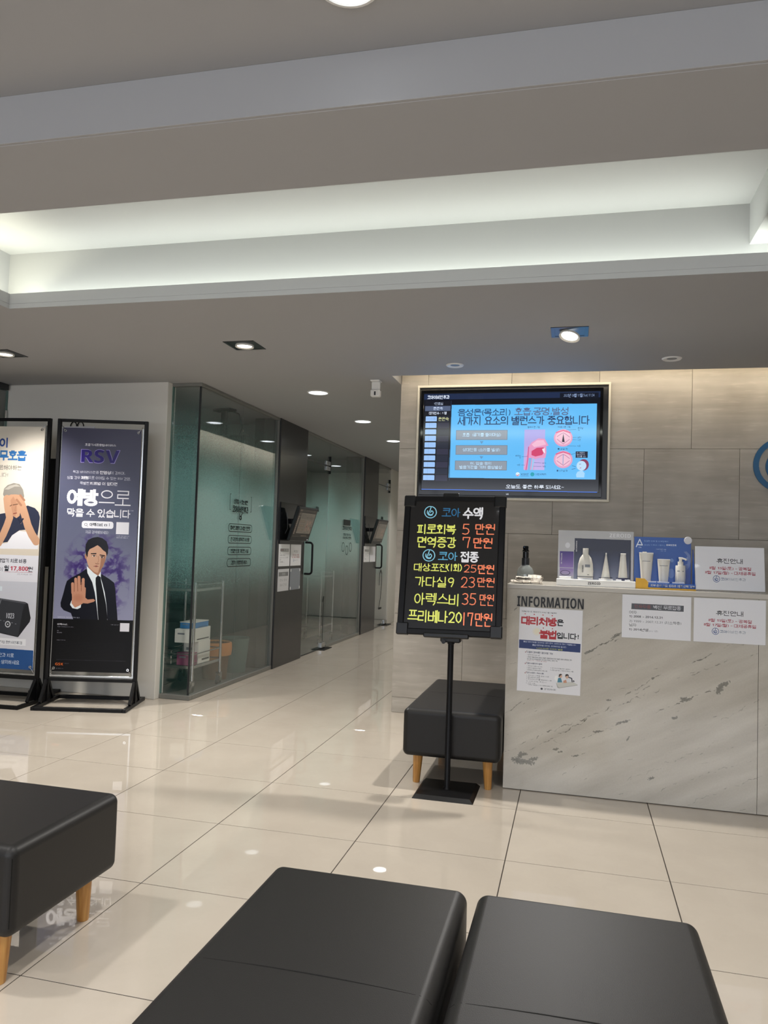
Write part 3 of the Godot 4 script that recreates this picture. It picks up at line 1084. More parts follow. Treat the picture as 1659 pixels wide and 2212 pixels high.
func build_glass_front() -> void:
	var w := setting("window_1")
	pane(w, Vector3(-2.985, 0.035, -5.285), Vector3(-2.768, 2.352, -5.275), true)
	pane(w, Vector3(-2.765, 0.035, -6.045), Vector3(-2.755, 2.352, -5.278), true)
	pane(w, Vector3(-2.765, 0.035, -6.835), Vector3(-2.755, 2.352, -6.05), true)
	part("corner_bead", slab(Vector3(-2.77, 0.035, -5.288), Vector3(-2.757, 2.352, -5.276)), M.paint_dark, w)
	part("bottom_rail", slab(Vector3(-2.99, 0, -5.3), Vector3(-2.74, 0.035, -5.258), 0.003), M.frame_grey, w)
	part("bottom_rail", slab(Vector3(-2.782, 0, -6.858), Vector3(-2.738, 0.035, -5.3), 0.003), M.frame_grey, w)
	part("top_rail", slab(Vector3(-2.99, 2.352, -5.3), Vector3(-2.74, CEIL, -5.258), 0.003), M.frame_grey, w)
	part("top_rail", slab(Vector3(-2.782, 2.352, -6.858), Vector3(-2.738, CEIL, -5.3), 0.003), M.frame_grey, w)
	part("end_post", slab(Vector3(-2.78, 0.035, -6.858), Vector3(-2.742, 2.352, -6.838), 0.002), M.frame_grey, w)
	part("end_post", slab(Vector3(-2.992, 0.035, -5.292), Vector3(-2.985, 2.352, -5.265), 0.001), M.glass_edge, w)
	var face := Basis(Vector3(0, 0, -1), Vector3.UP, Vector3.RIGHT)   # lettering on the corridor side
	var at := Vector3(-2.7535, 0, 0)
	part("lettering", vinyl_rows([["신뢰할 수 있는 병원", 5.925, 1.545, 6.205, 1.505], ["코아이비인후과", 5.9, 1.49, 6.22, 1.43]], 0.13), M.vinyl, w, at, face)
	var st := begin()
	ribbon(st, [Vector2(5.862, 1.58), Vector2(5.85, 1.58), Vector2(5.85, 1.45), Vector2(5.862, 1.45)], 0.003)
	ribbon(st, [Vector2(6.268, 1.58), Vector2(6.28, 1.58), Vector2(6.28, 1.45), Vector2(6.268, 1.45)], 0.003)
	ribbon(st, [Vector2(6.045, 1.425), Vector2(6.045, 1.385), Vector2(6.065, 1.375), Vector2(6.085, 1.385), Vector2(6.08, 1.4), Vector2(6.06, 1.402)], 0.006)
	ribbon(st, [Vector2(6.062, 1.398), Vector2(6.095, 1.425)], 0.005)
	part("brackets_and_mark", st.commit(), M.vinyl, w, at, face)
	var lines := ["풍부한 경험의 교수출신 전문의", "큰 규모의 네트워크 시스템", "친절한 진료, 깨끗한 시설", "고품격 1:1맞춤의료 서비스"]
	for i in 4:
		var top := 1.335 - i * 0.097
		var pill := begin()
		var ring := []
		for k in 41:
			var a := TAU * k / 40.0
			var c := Vector2(6.075 + (0.205 if cos(a) > 0 else -0.205), top - 0.032)
			ring.append(c + Vector2(cos(a), sin(a)) * 0.032)
		ribbon(pill, ring, 0.0028)
		part("pill_outline", pill.commit(), M.vinyl, w, at, face)
		part("lettering", vinyl_rows([[lines[i], 5.875 + 0.012 * i, top - 0.014, 6.275 - 0.012 * i, top - 0.05]], 0.13), M.vinyl, w, at, face)
	# swing doors with a fixed light beside and above them
	glass_door("door_1", -7.64, -8.47, -9.92, face)
	glass_door("door_2", -10.68, -11.45, -11.45, face)
	# glass at the far left, running towards the seats
	var d := setting("door_3")
	pane(d, Vector3(-4.415, 0.02, -5.19), Vector3(-4.403, 2.33, -3.4), false)
	part("top_rail", slab(Vector3(-4.44, 2.33, -5.18), Vector3(-4.38, CEIL, -3.4), 0.004), M.paint_dark, d)
	part("edge_strip", slab(Vector3(-4.418, 0.02, -5.198), Vector3(-4.4, 2.33, -5.19)), M.glass_edge, d)
	part("catch", slab(Vector3(-4.402, 2.1, -5.19), Vector3(-4.392, 2.17, -5.17), 0.003), M.chrome, d)

func glass_door(called: String, z0: float, z1: float, z2: float, face: Basis) -> void:
	var d := setting(called)
	pane(d, Vector3(-2.765, 0.012, z1 + 0.004), Vector3(-2.755, 2.075, z0), true, "door_leaf")
	pane(d, Vector3(-2.765, 2.085, z1), Vector3(-2.755, 2.352, z0), false, "top_light")
	if z2 < z1 - 0.1:
		pane(d, Vector3(-2.765, 0.035, z2), Vector3(-2.755, 2.352, z1 - 0.004), true, "side_light")
		part("bottom_rail", slab(Vector3(-2.782, 0, z2), Vector3(-2.738, 0.035, z1 - 0.02), 0.003), M.frame_grey, d)
		part("end_post", slab(Vector3(-2.78, 0.035, z2), Vector3(-2.742, 2.352, z2 + 0.025), 0.002), M.frame_grey, d)
	part("top_rail", slab(Vector3(-2.782, 2.352, z2), Vector3(-2.738, CEIL, z0 + 0.02), 0.003), M.frame_grey, d)
	part("jamb", slab(Vector3(-2.78, 0.0, z0 + 0.002), Vector3(-2.742, 2.352, z0 + 0.02), 0.002), M.glass_edge, d)
	part("joint_line", slab(Vector3(-2.763, 2.076, z1), Vector3(-2.757, 2.084, z0)), M.paint_dark, d)
	for y in [2.03, 2.09]:
		part("patch_plate", slab(Vector3(-2.776, y, z1 + 0.005), Vector3(-2.744, y + 0.05, z1 + 0.14), 0.003), M.steel, d)
	part("patch_edge", slab(Vector3(-2.78, 2.0, z1 - 0.004), Vector3(-2.742, 2.2, z1 + 0.004)), M.black_metal, d)
	part("floor_hinge", slab(Vector3(-2.84, 0, z1 - 0.08), Vector3(-2.68, 0.008, z1 + 0.2), 0.003), M.black_metal, d)
	part("hinge_clamp", slab(Vector3(-2.785, 0.008, z1 + 0.01), Vector3(-2.735, 0.075, z1 + 0.12), 0.008), M.steel, d)
	var zh := z0 - 0.085
	var pts := [Vector3(-2.755, 0.87, zh)]
	for k in 7:
		pts.append(Vector3(-2.705 + 0.03 * sin(k * PI / 12), 0.9 - 0.03 * cos(k * PI / 12), zh))
	for k in 7:
		pts.append(Vector3(-2.705 + 0.03 * cos(k * PI / 12), 1.17 + 0.03 * sin(k * PI / 12), zh))
	pts.append(Vector3(-2.755, 1.2, zh))
	part("handle", tube(begin(), pts, 0.011, 12).commit(), M.black_metal, d)
	var st := begin()
	if called == "door_1":
		ribbon(st, [Vector2(8.37, 0.54), Vector2(8.4, 0.585), Vector2(8.4, 0.1)], 0.012)
		part("room_number", st.commit(), M.vinyl, d, Vector3(-2.7535, 0, 0), face)
		part("lettering", vinyl_rows([["진료실", 8.02, 1.6, 8.12, 1.545]], 0.16), M.vinyl, d, Vector3(-2.7535, 0, 0), face)
		part("lettering", vinyl_rows([["코아이비인후과", 9.05, 1.42, 9.45, 1.37], ["원장 진료 안내", 9.1, 1.33, 9.42, 1.3], ["이비인후과 전문의", 9.08, 1.29, 9.44, 1.26]], 0.14), M.vinyl, d, Vector3(-2.7535, 0, 0), face)
		var sq := begin()
		ribbon(sq, [Vector2(9.12, 1.465), Vector2(9.36, 1.465)], 0.035)
		for c in [Vector2(9.1, 1.16), Vector2(9.26, 1.12), Vector2(9.42, 1.16)]:
			var ring := []
			for k in 21:
				ring.append(c + Vector2(cos(TAU * k / 20), sin(TAU * k / 20)) * 0.055)
			ribbon(sq, ring, 0.004)
		part("round_marks", sq.commit(), M.vinyl, d, Vector3(-2.7535, 0, 0), face)
	else:
		ribbon(st, [Vector2(10.98, 0.62), Vector2(11.0, 0.78), Vector2(11.06, 0.83), Vector2(11.12, 0.78), Vector2(11.13, 0.62), Vector2(11.08, 0.42), Vector2(10.99, 0.27), Vector2(11.15, 0.27)], 0.014)
		part("room_number", st.commit(), M.vinyl, d, Vector3(-2.7535, 0, 0), face)
		part("lettering", vinyl_rows([["진료실", 10.98, 1.62, 11.1, 1.55]], 0.16), M.vinyl, d, Vector3(-2.7535, 0, 0), face)

# ---------------------------------------------------------------- reception desk
func build_desk() -> void:
	var d := thing("reception_desk", "pale veined marble reception desk with INFORMATION lettering on its front", "desk", Vector3(0, 0, -3.955))
	for a in [[-0.32, 0.85], [0.852, 2.2]]:
		var st := begin()
		var p := [Vector3(a[0], 0.004, 0), Vector3(a[1], 0.004, 0), Vector3(a[1], 0.998, 0), Vector3(a[0], 0.998, 0)]
		var u0: float = (a[0] + 0.32) / 2.52
		var u1: float = (a[1] + 0.32) / 2.52
		var n := Vector3.BACK
		tri(st, p[0], p[1], p[2], n, n, n, Vector2(u0, 1), Vector2(u1, 1), Vector2(u1, 0))
		tri(st, p[0], p[2], p[3], n, n, n, Vector2(u0, 1), Vector2(u1, 0), Vector2(u0, 0))
		var b := Vector3(0, 0, -0.02)
		quad(st, p[0], p[3], p[3] + b, p[0] + b, Vector3.LEFT)
		quad(st, p[1], p[2], p[2] + b, p[1] + b, Vector3.RIGHT)
		quad(st, p[0] + b, p[1] + b, p[2] + b, p[3] + b, Vector3.FORWARD)
		part("front_panel", st.commit(), M.marble, d)
	part("side_panel", slab(Vector3(-0.32, 0, -0.47), Vector3(-0.298, 0.998, -0.021), 0.001), M.marble_plain, d)
	part("carcass", slab(Vector3(-0.296, 0.0, -0.47), Vector3(2.19, 0.99, -0.03)), M.paint_dark, d)
	part("countertop", slab(Vector3(-0.322, 0.999, -0.48), Vector3(2.2, 1.023, 0.003), 0.002), M.marble_plain, d)
	var f := SystemFont.new()
	f.font_names = PackedStringArray(["Droid Sans"])
	f.font_weight = 700
	var x := -0.272
	var word := "INFORMATION"
	var total := f.get_string_size(word, HORIZONTAL_ALIGNMENT_LEFT, -1, 64).x
	for ch in word:
		var t := TextMesh.new()
		t.font = f
		t.font_size = 64
		t.pixel_size = 0.33 / total
		t.depth = 0.006
		t.curve_step = 1.0
		t.text = ch
		t.horizontal_alignment = HORIZONTAL_ALIGNMENT_LEFT
		t.vertical_alignment = VERTICAL_ALIGNMENT_BOTTOM
		part("letter", t, M.ink, d, Vector3(x, 0.895, 0.003), Basis.from_scale(Vector3(1, 1.5, 1)))
		x += f.get_string_size(ch, HORIZONTAL_ALIGNMENT_LEFT, -1, 64).x * 0.33 / total
	var ps := printed("print_poster", PRINT_POSTER, 0.35)
	var po := thing("notice_poster", "white poster with red headline taped below the INFORMATION lettering", "poster", Vector3(-0.106, 0.698, -3.9532))
	po.rotation.z = -0.012
	part("printed_sheet", sheet(0.308, 0.418, 0.001), ps, po)
	var pv := printed("print_vaccine", PRINT_VACCINE, 0.3)
	var ph := printed("print_holiday", PRINT_HOLIDAY, 0.3)
	for a in [[0.394, 0.89, pv, "white notice with dark grey heading bar fixed to the desk front"], [0.722, 0.89, ph, "white holiday notice with crimson dates fixed to the desk front"]]:
		var nn := thing("desk_notice", a[3], "notice", Vector3(a[0], a[1], -3.9535), 0.0, "A4 notices on the reception desk")
		part("printed_sheet", sheet(0.316, 0.208, 0.0015), a[2], nn)
		part("clear_sleeve", box_mesh(Vector3(0.322, 0.214, 0.0018), 0.0004, Vector3(0, 0, 0.0018)), M.clear_acrylic, nn)
	var sn := thing("standing_notice", "white holiday notice in an acrylic stand on the counter's right", "notice", Vector3(0.735, 1.0235, -4.02), 0.0, "A4 notices on the reception desk")
	var lean := Basis(Vector3.RIGHT, -0.16)
	part("printed_sheet", sheet(0.312, 0.212, 0.0015), ph, sn, Vector3(0, 0.113, -0.016), lean)
	part("acrylic_front", box_mesh(Vector3(0.318, 0.22, 0.002), 0.0004), M.clear_acrylic, sn, Vector3(0, 0.113, -0.0138), lean)
	part("acrylic_foot", slab(Vector3(-0.159, 0, -0.07), Vector3(0.159, 0.003, 0.006), 0.0008), M.clear_acrylic, sn)

func build_television() -> void:
	var t := thing("television", "large wall television showing a blue Korean slide about the voice", "television", Vector3(-0.448, 1.95, -5.467))
	var w := 1.318
	var h := 0.79
	for a in [[Vector3(-w / 2 - 0.014, h / 2, 0), Vector3(w / 2 + 0.014, h / 2 + 0.016, 0.034)], [Vector3(-w / 2 - 0.014, -h / 2 - 0.016, 0), Vector3(w / 2 + 0.014, -h / 2, 0.034)],
			[Vector3(-w / 2 - 0.014, -h / 2, 0), Vector3(-w / 2, h / 2, 0.034)], [Vector3(w / 2, -h / 2, 0), Vector3(w / 2 + 0.014, h / 2, 0.034)]]:
		part("wall_trim", slab(a[0], a[1], 0.001), M.trim_cream, t)
	part("back_panel", slab(Vector3(-w / 2, -h / 2, 0.0), Vector3(w / 2, h / 2, 0.006)), M.black_plastic, t)
	var x0 := -w / 2 + 0.012
	var x1 := w / 2 - 0.035
	var y0 := -h / 2 + 0.015
	var y1 := h / 2 - 0.018
	part("bezel", slab(Vector3(x0, y1 - 0.022, 0.006), Vector3(x1, y1, 0.026), 0.002), M.black_gloss, t)
	part("bezel", slab(Vector3(x0, y0, 0.006), Vector3(x1, y0 + 0.032, 0.026), 0.002), M.black_gloss, t)
	part("bezel", slab(Vector3(x0, y0, 0.006), Vector3(x0 + 0.02, y1, 0.0255), 0.002), M.black_gloss, t)
	part("bezel", slab(Vector3(x1 - 0.02, y0, 0.006), Vector3(x1, y1, 0.0255), 0.002), M.black_gloss, t)
	var m := mat("screen_picture", Color(0.02, 0.02, 0.03), 0.12)
	m.emission_enabled = true
	m.emission = Color.WHITE
	m.emission_operator = BaseMaterial3D.EMISSION_OP_MULTIPLY
	m.emission_texture = ImageTexture.create_from_image(paint(PRINT_SCREEN, 1.0))
	m.emission_energy_multiplier = 1.0
	m.texture_repeat = false
	var sw := x1 - x0 - 0.036
	var sh := y1 - y0 - 0.05
	part("screen", sheet(sw, sh, 0.006), m, t, Vector3((x0 + x1) / 2, (y0 + y1) / 2 + 0.005, 0.018))
	var mk := TextMesh.new()
	mk.text = "LG"
	mk.font_size = 16
	mk.pixel_size = 0.0009
	mk.depth = 0.0005
	part("maker_mark", mk, M.steel, t, Vector3((x0 + x1) / 2, y0 + 0.013, 0.0265))
	area_light("screen_light", Vector3((x0 + x1) / 2, 0.02, 0.04), Vector3.BACK, Vector2(sw, sh), 0.12, Color(0.5, 0.72, 1.0), t)

func build_wall_emblem() -> void:
	var e := thing("wall_emblem", "blue ring-shaped clinic emblem on the stone wall at the right edge", "emblem", Vector3(1.31, 1.8, -5.468))
	arc("ring", e, Vector2.ZERO, 0.163, 0.017, -1.3, 4.7)
	arc("swirl", e, Vector2(0.01, -0.01), 0.1, 0.015, 1.2, 4.2)
	arc("drop", e, Vector2(0.02, -0.02), 0.05, 0.014, -1.0, 3.4)

func arc(called: String, parent: Node, c: Vector2, r: float, hw: float, a0: float, a1: float) -> void:
	var poly := PackedVector2Array()
	for i in 41:
		var a := lerpf(a0, a1, i / 40.0)
		poly.append(c + Vector2(cos(a), sin(a)) * (r + hw))
	for i in 41:
		var a := lerpf(a1, a0, i / 40.0)
		poly.append(c + Vector2(cos(a), sin(a)) * (r - hw))
	part(called, extrude(begin(), poly, 0.012).commit(), M.emblem_blue, parent)

# ---------------------------------------------------------------- lamps
func build_lamps() -> void:
	# strip lights behind the lip of the ceiling recess
	strip("strip light hidden along the far edge of the ceiling recess", Vector3(-1.0, 2.408, -3.5), Vector2(3.9, 0.03), Vector3(0, 1, 0.25), 1.05, "strip_white", Color(0.97, 1.0, 0.95))
	strip("strip light hidden along the left edge of the ceiling recess", Vector3(-2.995, 2.408, -2.95), Vector2(0.03, 1.0), Vector3(0.25, 1, 0), 0.5, "strip_white", Color(1.0, 1.0, 0.9))
	strip("strip light hidden along the right edge of the ceiling recess", Vector3(1.065, 2.408, -2.95), Vector2(0.03, 1.0), Vector3(-0.25, 1, 0), 0.26, "strip_white", Color(0.97, 1.0, 0.95))
	strip("warm strip light in the slot above the stone wall", Vector3(1.1, 2.41, -5.2), Vector2(4.6, 0.03), Vector3(0, -1, -0.35), 1.6, "strip_warm", Color(1.0, 0.94, 0.83))
	strip("strip light hidden behind the beam on the near side of the recess", Vector3(-1.0, 2.457, -2.435), Vector2(3.7, 0.025), Vector3(0, 0.35, -1), 0.9, "strip_white", Color(0.97, 1.0, 0.95))
	strip("strip light in the slot along the corridor's right wall", Vector3(-1.57, 2.41, -9.2), Vector2(0.03, 3.5), Vector3(1, 0.35, 0), 1.2, "strip_white", Color(1.0, 0.98, 0.92))
	for p in [Vector3(-1.97, CEIL, -5.69), Vector3(-1.985, CEIL, -7.07), Vector3(-2.0, CEIL, -8.42), Vector3(-2.0, CEIL, -9.75), Vector3(-2.0, CEIL, -11.1)]:
		round_lamp(p, 0.076, 1.2, ["round corridor downlight nearest the seats", "second round downlight along the corridor ceiling", "third round downlight along the corridor ceiling", "fourth round downlight along the corridor ceiling", "farthest round downlight along the corridor ceiling"][int(round((-5.69 - p.z) / 1.36))], "round corridor downlights")
	var over := [[Vector3(-0.548, NEAR_CEIL, -1.692), "round downlight cut by the top picture edge"], [Vector3(1.2, NEAR_CEIL, -1.6), "round downlight over the right of the foreground benches"], [Vector3(-2.3, NEAR_CEIL, -1.4), "round downlight over the left bench"], [Vector3(-4.2, NEAR_CEIL, -1.2), "round downlight over the entrance side"],
		[Vector3(-0.55, NEAR_CEIL, 0.3), "round downlight behind the camera, middle of its row"], [Vector3(1.2, NEAR_CEIL, 0.3), "round downlight behind the camera, right of its row"], [Vector3(-2.3, NEAR_CEIL, 0.3), "round downlight behind the camera, left of its row"]]
	for a in over:
		round_lamp(a[0], 0.07, 2.3, a[1], "round downlights over the seats")
	square_lamp(Vector3(-3.655, CEIL, -4.27), "square black recessed spotlight at the left picture edge", false)
	square_lamp(Vector3(-1.955, CEIL, -4.265), "square black recessed spotlight in front of the corridor", false)
	square_lamp(Vector3(-0.045, CEIL, -4.215), "tilted square recessed spotlight above the reception desk", true)
	for a in [[Vector3(-0.77, CEIL, -4.9), "small grey ceiling disc above the television's left half"], [Vector3(0.55, CEIL, -4.87), "small ceiling ring to the right of the television"]]:
		var s := thing("ceiling_speaker", a[1], "ceiling fitting", a[0])
		part("ring", lathe(begin(), [Vector2(0.03, -0.002), Vector2(0.052, -0.008), Vector2(0.058, -0.002), Vector2(0.058, 0.0)], 28).commit(), M.white_plastic, s)
		part("grille", lathe(begin(), [Vector2(0.0, -0.001), Vector2(0.031, -0.0015)], 24).commit(), M.paper_grey, s)
	var d := thing("ceiling_sensor", "small white sensor box hanging from the corridor ceiling", "sensor", Vector3(-1.4, CEIL, -5.3))
	part("base_plate", slab(Vector3(-0.035, -0.012, -0.04), Vector3(0.035, 0, 0.04), 0.004), M.white_plastic, d)
	part("stem", slab(Vector3(-0.03, -0.07, -0.02), Vector3(0.03, -0.012, 0.012), 0.004), M.white_plastic, d)
	part("head", slab(Vector3(-0.034, -0.12, -0.025), Vector3(0.034, -0.07, 0.025), 0.006), M.white_plastic, d)
	part("lens", slab(Vector3(-0.006, -0.112, 0.025), Vector3(0.006, -0.085, 0.028), 0.001), M.paint_dark, d)

func strip(label: String, at: Vector3, size: Vector2, dir: Vector3, energy: float, m: String, col: Color) -> void:
	var t := thing("strip_light", label, "light", at)
	part("diffuser", box_mesh(Vector3(size.x, 0.012, size.y), 0.002), M[m], t)
	area_light("strip_lamp", Vector3(0, 0.012, 0), dir.normalized(), size, energy, col, t)

func round_lamp(at: Vector3, r: float, energy: float, label: String, group: String) -> void:
	var t := thing("round_downlight", label, "downlight", at, 0.0, group)
	part("trim_ring", lathe(begin(), [Vector2(r - 0.004, -0.001), Vector2(r, -0.006), Vector2(r + 0.008, -0.005), Vector2(r + 0.011, 0.0)], 32).commit(), M.white_plastic, t)
	part("lens", lathe(begin(), [Vector2(0.0, -0.003), Vector2(r - 0.003, -0.003)], 32).commit(), M.lamp_cool, t)
	spot(t, energy, Transform3D(Basis(Vector3.RIGHT, -PI / 2), Vector3(0, -0.02, 0)), 63.0, r * 0.9, Color(1.0, 0.985, 0.97))

func square_lamp(at: Vector3, label: String, tilted: bool) -> void:
	var t := thing("square_spotlight", label, "spotlight", at, 0.0, "square recessed spotlights")
	var st := begin()
	for a in [[Vector3(-0.098, -0.003, -0.098), Vector3(0.098, 0, -0.078)], [Vector3(-0.098, -0.003, 0.078), Vector3(0.098, 0, 0.098)], [Vector3(-0.098, -0.003, -0.078), Vector3(-0.078, 0, 0.078)], [Vector3(0.078, -0.003, -0.078), Vector3(0.098, 0, 0.078)]]:
		cbox(st, (a[0] + a[1]) * 0.5, (a[1] - a[0]).abs(), 0.0005)
	part("black_frame", st.commit(), M.black_plastic, t)
	part("black_plate", slab(Vector3(-0.078, -0.0015, -0.078), Vector3(0.078, -0.0002, 0.078)), M.black_plastic, t)
	var turn := Basis(Vector3.RIGHT, -0.28) * Basis(Vector3.BACK, -0.22) if tilted else Basis.IDENTITY
	var drop := -0.022 if tilted else -0.004
	part("reflector", lathe(begin(), [Vector2(0.036, 0.004), Vector2(0.05, -0.006), Vector2(0.056, -0.008), Vector2(0.056, 0.002)], 28).commit(), M.cream_plastic, t, Vector3(0, drop, 0), turn)
	part("lens", lathe(begin(), [Vector2(0.0, -0.002), Vector2(0.048, -0.002)], 28).commit(), M.lamp_white, t, Vector3(0, drop, 0), turn)
	spot(t, 3.5, Transform3D(turn * Basis(Vector3.RIGHT, -PI / 2), Vector3(0, drop, 0) + turn * Vector3(0, -0.02, 0)), 52.0, 0.045, Color(1.0, 0.98, 0.95))

func spot(parent: Node, energy: float, where: Transform3D, angle: float, size: float, col: Color) -> void:
	var l := SpotLight3D.new()
	l.name = "lamp"
	l.light_energy = energy
	l.light_color = col
	l.spot_angle = angle
	l.spot_angle_attenuation = 0.7
	l.spot_range = 14.0
	l.light_size = size
	l.shadow_enabled = true
	parent.add_child(l, true)
	l.transform = where

# ---------------------------------------------------------------- benches
func build_benches() -> void:
	var b := bench("padded bench in the foreground left of the gap", Vector3(-0.4725, 0, -1.415), 0.0)
	place(b, "padded bench in the foreground right of the gap", Vector3(0.041, 0, -1.415), 0.0)
	place(b, "padded bench at the left picture edge", Vector3(-1.858, 0, -1.99), PI / 2)
	place(b, "padded bench behind the menu board beside the desk", Vector3(-0.572, 0, -4.31), 0.0)

func bench(label: String, at: Vector3, turn: float) -> Node3D:
	var t := thing("bench", "dark grey " + label, "bench", at, turn, "dark grey padded benches")
	var c := part("cushion", rbox(begin(), Vector3(0, 0.263, 0), Vector3(0.49, 0.236, 0.94), 0.028, 18, 0.006).commit(), M.leather, t)
	var st := begin()
	tube(st, [Vector3(-0.24, 0.369, 0), Vector3(-0.232, 0.376, 0), Vector3(-0.22, 0.3808, 0), Vector3(-0.16, 0.3836, 0), Vector3(-0.08, 0.386, 0), Vector3(0, 0.3868, 0), Vector3(0.08, 0.386, 0), Vector3(0.16, 0.3836, 0), Vector3(0.22, 0.3808, 0), Vector3(0.232, 0.376, 0), Vector3(0.24, 0.369, 0)], 0.0015, 6)
	part("cross_seam", st.commit(), M.seam, c)
	for sx in [-1.0, 1.0]:
		var e := begin()
		tube(e, [Vector3(sx * 0.2362, 0.352, 0.4612), Vector3(sx * 0.2362, 0.26, 0.4612), Vector3(sx * 0.2362, 0.174, 0.4612)], 0.0016, 6)
		part("corner_seam", e.commit(), M.seam, c)
	for sx in [-1.0, 1.0]:
		for sz in [-1.0, 1.0]:
			part("leg", lathe(begin(), [Vector2(0.0, 0.0), Vector2(0.0165, 0.0), Vector2(0.018, 0.003), Vector2(0.026, 0.148), Vector2(0.0, 0.15)], 18, Transform3D(Basis(Vector3.BACK, 0.04 * sx), Vector3(sx * 0.182, 0, sz * 0.395))).commit(), M.leg_wood, t)
	return t

func place(b: Node3D, label: String, at: Vector3, turn: float) -> void:
	var o: Node3D = b.duplicate()
	o.name = numbered("bench")
	add_child(o)
	o.position = at
	o.rotation.y = turn
	o.set_meta("label", "dark grey " + label)

# ---------------------------------------------------------------- menu board on a stand
func build_menu_stand() -> void:
	var t := thing("menu_board_stand", "black upright board with handwritten neon price list on a single-pole stand", "sign stand", Vector3(-0.578, 0, -3.8))
	var st := begin()
	var lo := [Vector3(-0.146, 0, 0.148), Vector3(0.146, 0, 0.148), Vector3(0.146, 0, -0.148), Vector3(-0.146, 0, -0.148)]
	var hi := []
	for p in lo:
		hi.append(Vector3(p.x * 0.88, 0.018, p.z * 0.88))
	for i in 4:
		var j := (i + 1) % 4
		quad(st, lo[i], lo[j], hi[j], hi[i], (lo[i] + lo[j] + Vector3(0, 0.6, 0)).normalized())
	quad(st, hi[0], hi[1], hi[2], hi[3], Vector3.UP)
	quad(st, lo[0], lo[1], lo[2], lo[3], Vector3.DOWN)
	part("base_plate", st.commit(), M.black_metal, t)
	part("pole", lathe(begin(), [Vector2(0.0, 0.018), Vector2(0.02, 0.018), Vector2(0.0145, 0.028), Vector2(0.0145, 0.72), Vector2(0.018, 0.722), Vector2(0.018, 0.8), Vector2(0.0, 0.8)], 18).commit(), M.black_metal, t)
	part("tilt_joint", slab(Vector3(-0.05, 0.73, -0.03), Vector3(0.05, 0.79, 0.03), 0.006), M.black_plastic, t)
	part("locking_screw", tube(begin(), [Vector3(-0.03, 0.735, 0.02), Vector3(-0.03, 0.735, 0.05)], 0.01, 10).commit(), M.black_plastic, t)
	var turn := Basis(Vector3.RIGHT, -0.215) * Basis(Vector3.BACK, 0.012)
	var f := Node3D.new()
	f.name = "board"
	t.add_child(f, true)
	f.transform = Transform3D(turn, Vector3(-0.006, 1.11, 0.0))
	var fr := begin()
	for a in [[Vector3(0, 0.336, 0), Vector3(0.5, 0.03, 0.03)], [Vector3(0, -0.336, 0), Vector3(0.5, 0.03, 0.03)], [Vector3(-0.24, 0, 0), Vector3(0.032, 0.7, 0.03)], [Vector3(0.24, 0, 0), Vector3(0.032, 0.7, 0.03)]]:
		cbox(fr, a[0], a[1], 0.004)
	part("frame", fr.commit(), M.black_metal, f)
	for sx in [-1.0, 1.0]:
		for sy in [-1.0, 1.0]:
			part("corner_cap", box_mesh(Vector3(0.06, 0.06, 0.036), 0.005, Vector3(sx * 0.229, sy * 0.324, 0)), M.black_plastic, f)
	part("top_clip", box_mesh(Vector3(0.08, 0.02, 0.02), 0.003, Vector3(-0.02, 0.358, 0)), M.black_plastic, f)
	part("pen_tray", box_mesh(Vector3(0.22, 0.022, 0.03), 0.004, Vector3(-0.01, -0.352, 0.012)), M.black_plastic, f)
	var m := mat("board_panel", Color.WHITE, 0.07)
	var im := ImageTexture.create_from_image(paint(PRINT_BOARD, 1.0))
	m.albedo_texture = im
	m.emission_enabled = true
	m.emission = Color.WHITE
	m.emission_operator = BaseMaterial3D.EMISSION_OP_MULTIPLY
	m.emission_texture = im
	m.emission_energy_multiplier = 0.4
	m.texture_repeat = false
	m.clearcoat_enabled = true
	m.clearcoat = 1.0
	m.clearcoat_roughness = 0.03
	part("writing_panel", sheet(0.452, 0.646, 0.012), m, f, Vector3(0, 0, 0.003))

# ---------------------------------------------------------------- banner stands
func build_banner_stands() -> void:
	banner_stand("black frame stand holding a purple virus vaccine banner with a suited man", Vector3(-3.301, 0, -4.863), 0.257, printed("print_virus", PRINT_VIRUS, 0.28, 1.1, 0.34))
	banner_stand("black frame stand holding a pale sleep apnoea banner at the left edge", Vector3(-3.979, 0, -4.74), 0.085, printed("print_apnea", PRINT_APNEA, 0.4, 1.1))
	var r := thing("brochure_rack", "narrow black perforated rack glimpsed between the two banner stands", "rack", Vector3(-3.875, 0, -5.12), 0.15)
	part("back_plate", slab(Vector3(-0.09, 0.95, -0.02), Vector3(0.09, 1.78, 0.0), 0.003), M.rack_black, r)
	part("foot", slab(Vector3(-0.1, 0, -0.06), Vector3(0.1, 0.02, 0.05), 0.004), M.rack_black, r)
	part("stem", slab(Vector3(-0.015, 0.02, -0.02), Vector3(0.015, 0.95, 0.0), 0.002), M.rack_black, r)
	for i in 12:
		part("peg", slab(Vector3(0.06, 1.0 + i * 0.063, 0.0), Vector3(0.07, 1.012 + i * 0.063, 0.006), 0.001), M.steel, r)
	var c := thing("wall_pad", "hanging pad whose two wire rings show above the purple banner", "pad", Vector3(-3.75, 1.785, -5.198))
	part("pages", slab(Vector3(-0.15, -0.2, 0), Vector3(0.15, 0.255, 0.008), 0.001), M.paper_white, c)
	for x in [-0.031, 0.029]:
		var ring := []
		for k in 13:
			var a := PI * k / 12.0
			ring.append(Vector3(x + 0.027 * cos(a), 0.255 + 0.034 * sin(a), 0.012))
		part("wire_ring", tube(begin(), ring, 0.004, 8).commit(), M.black_metal, c)

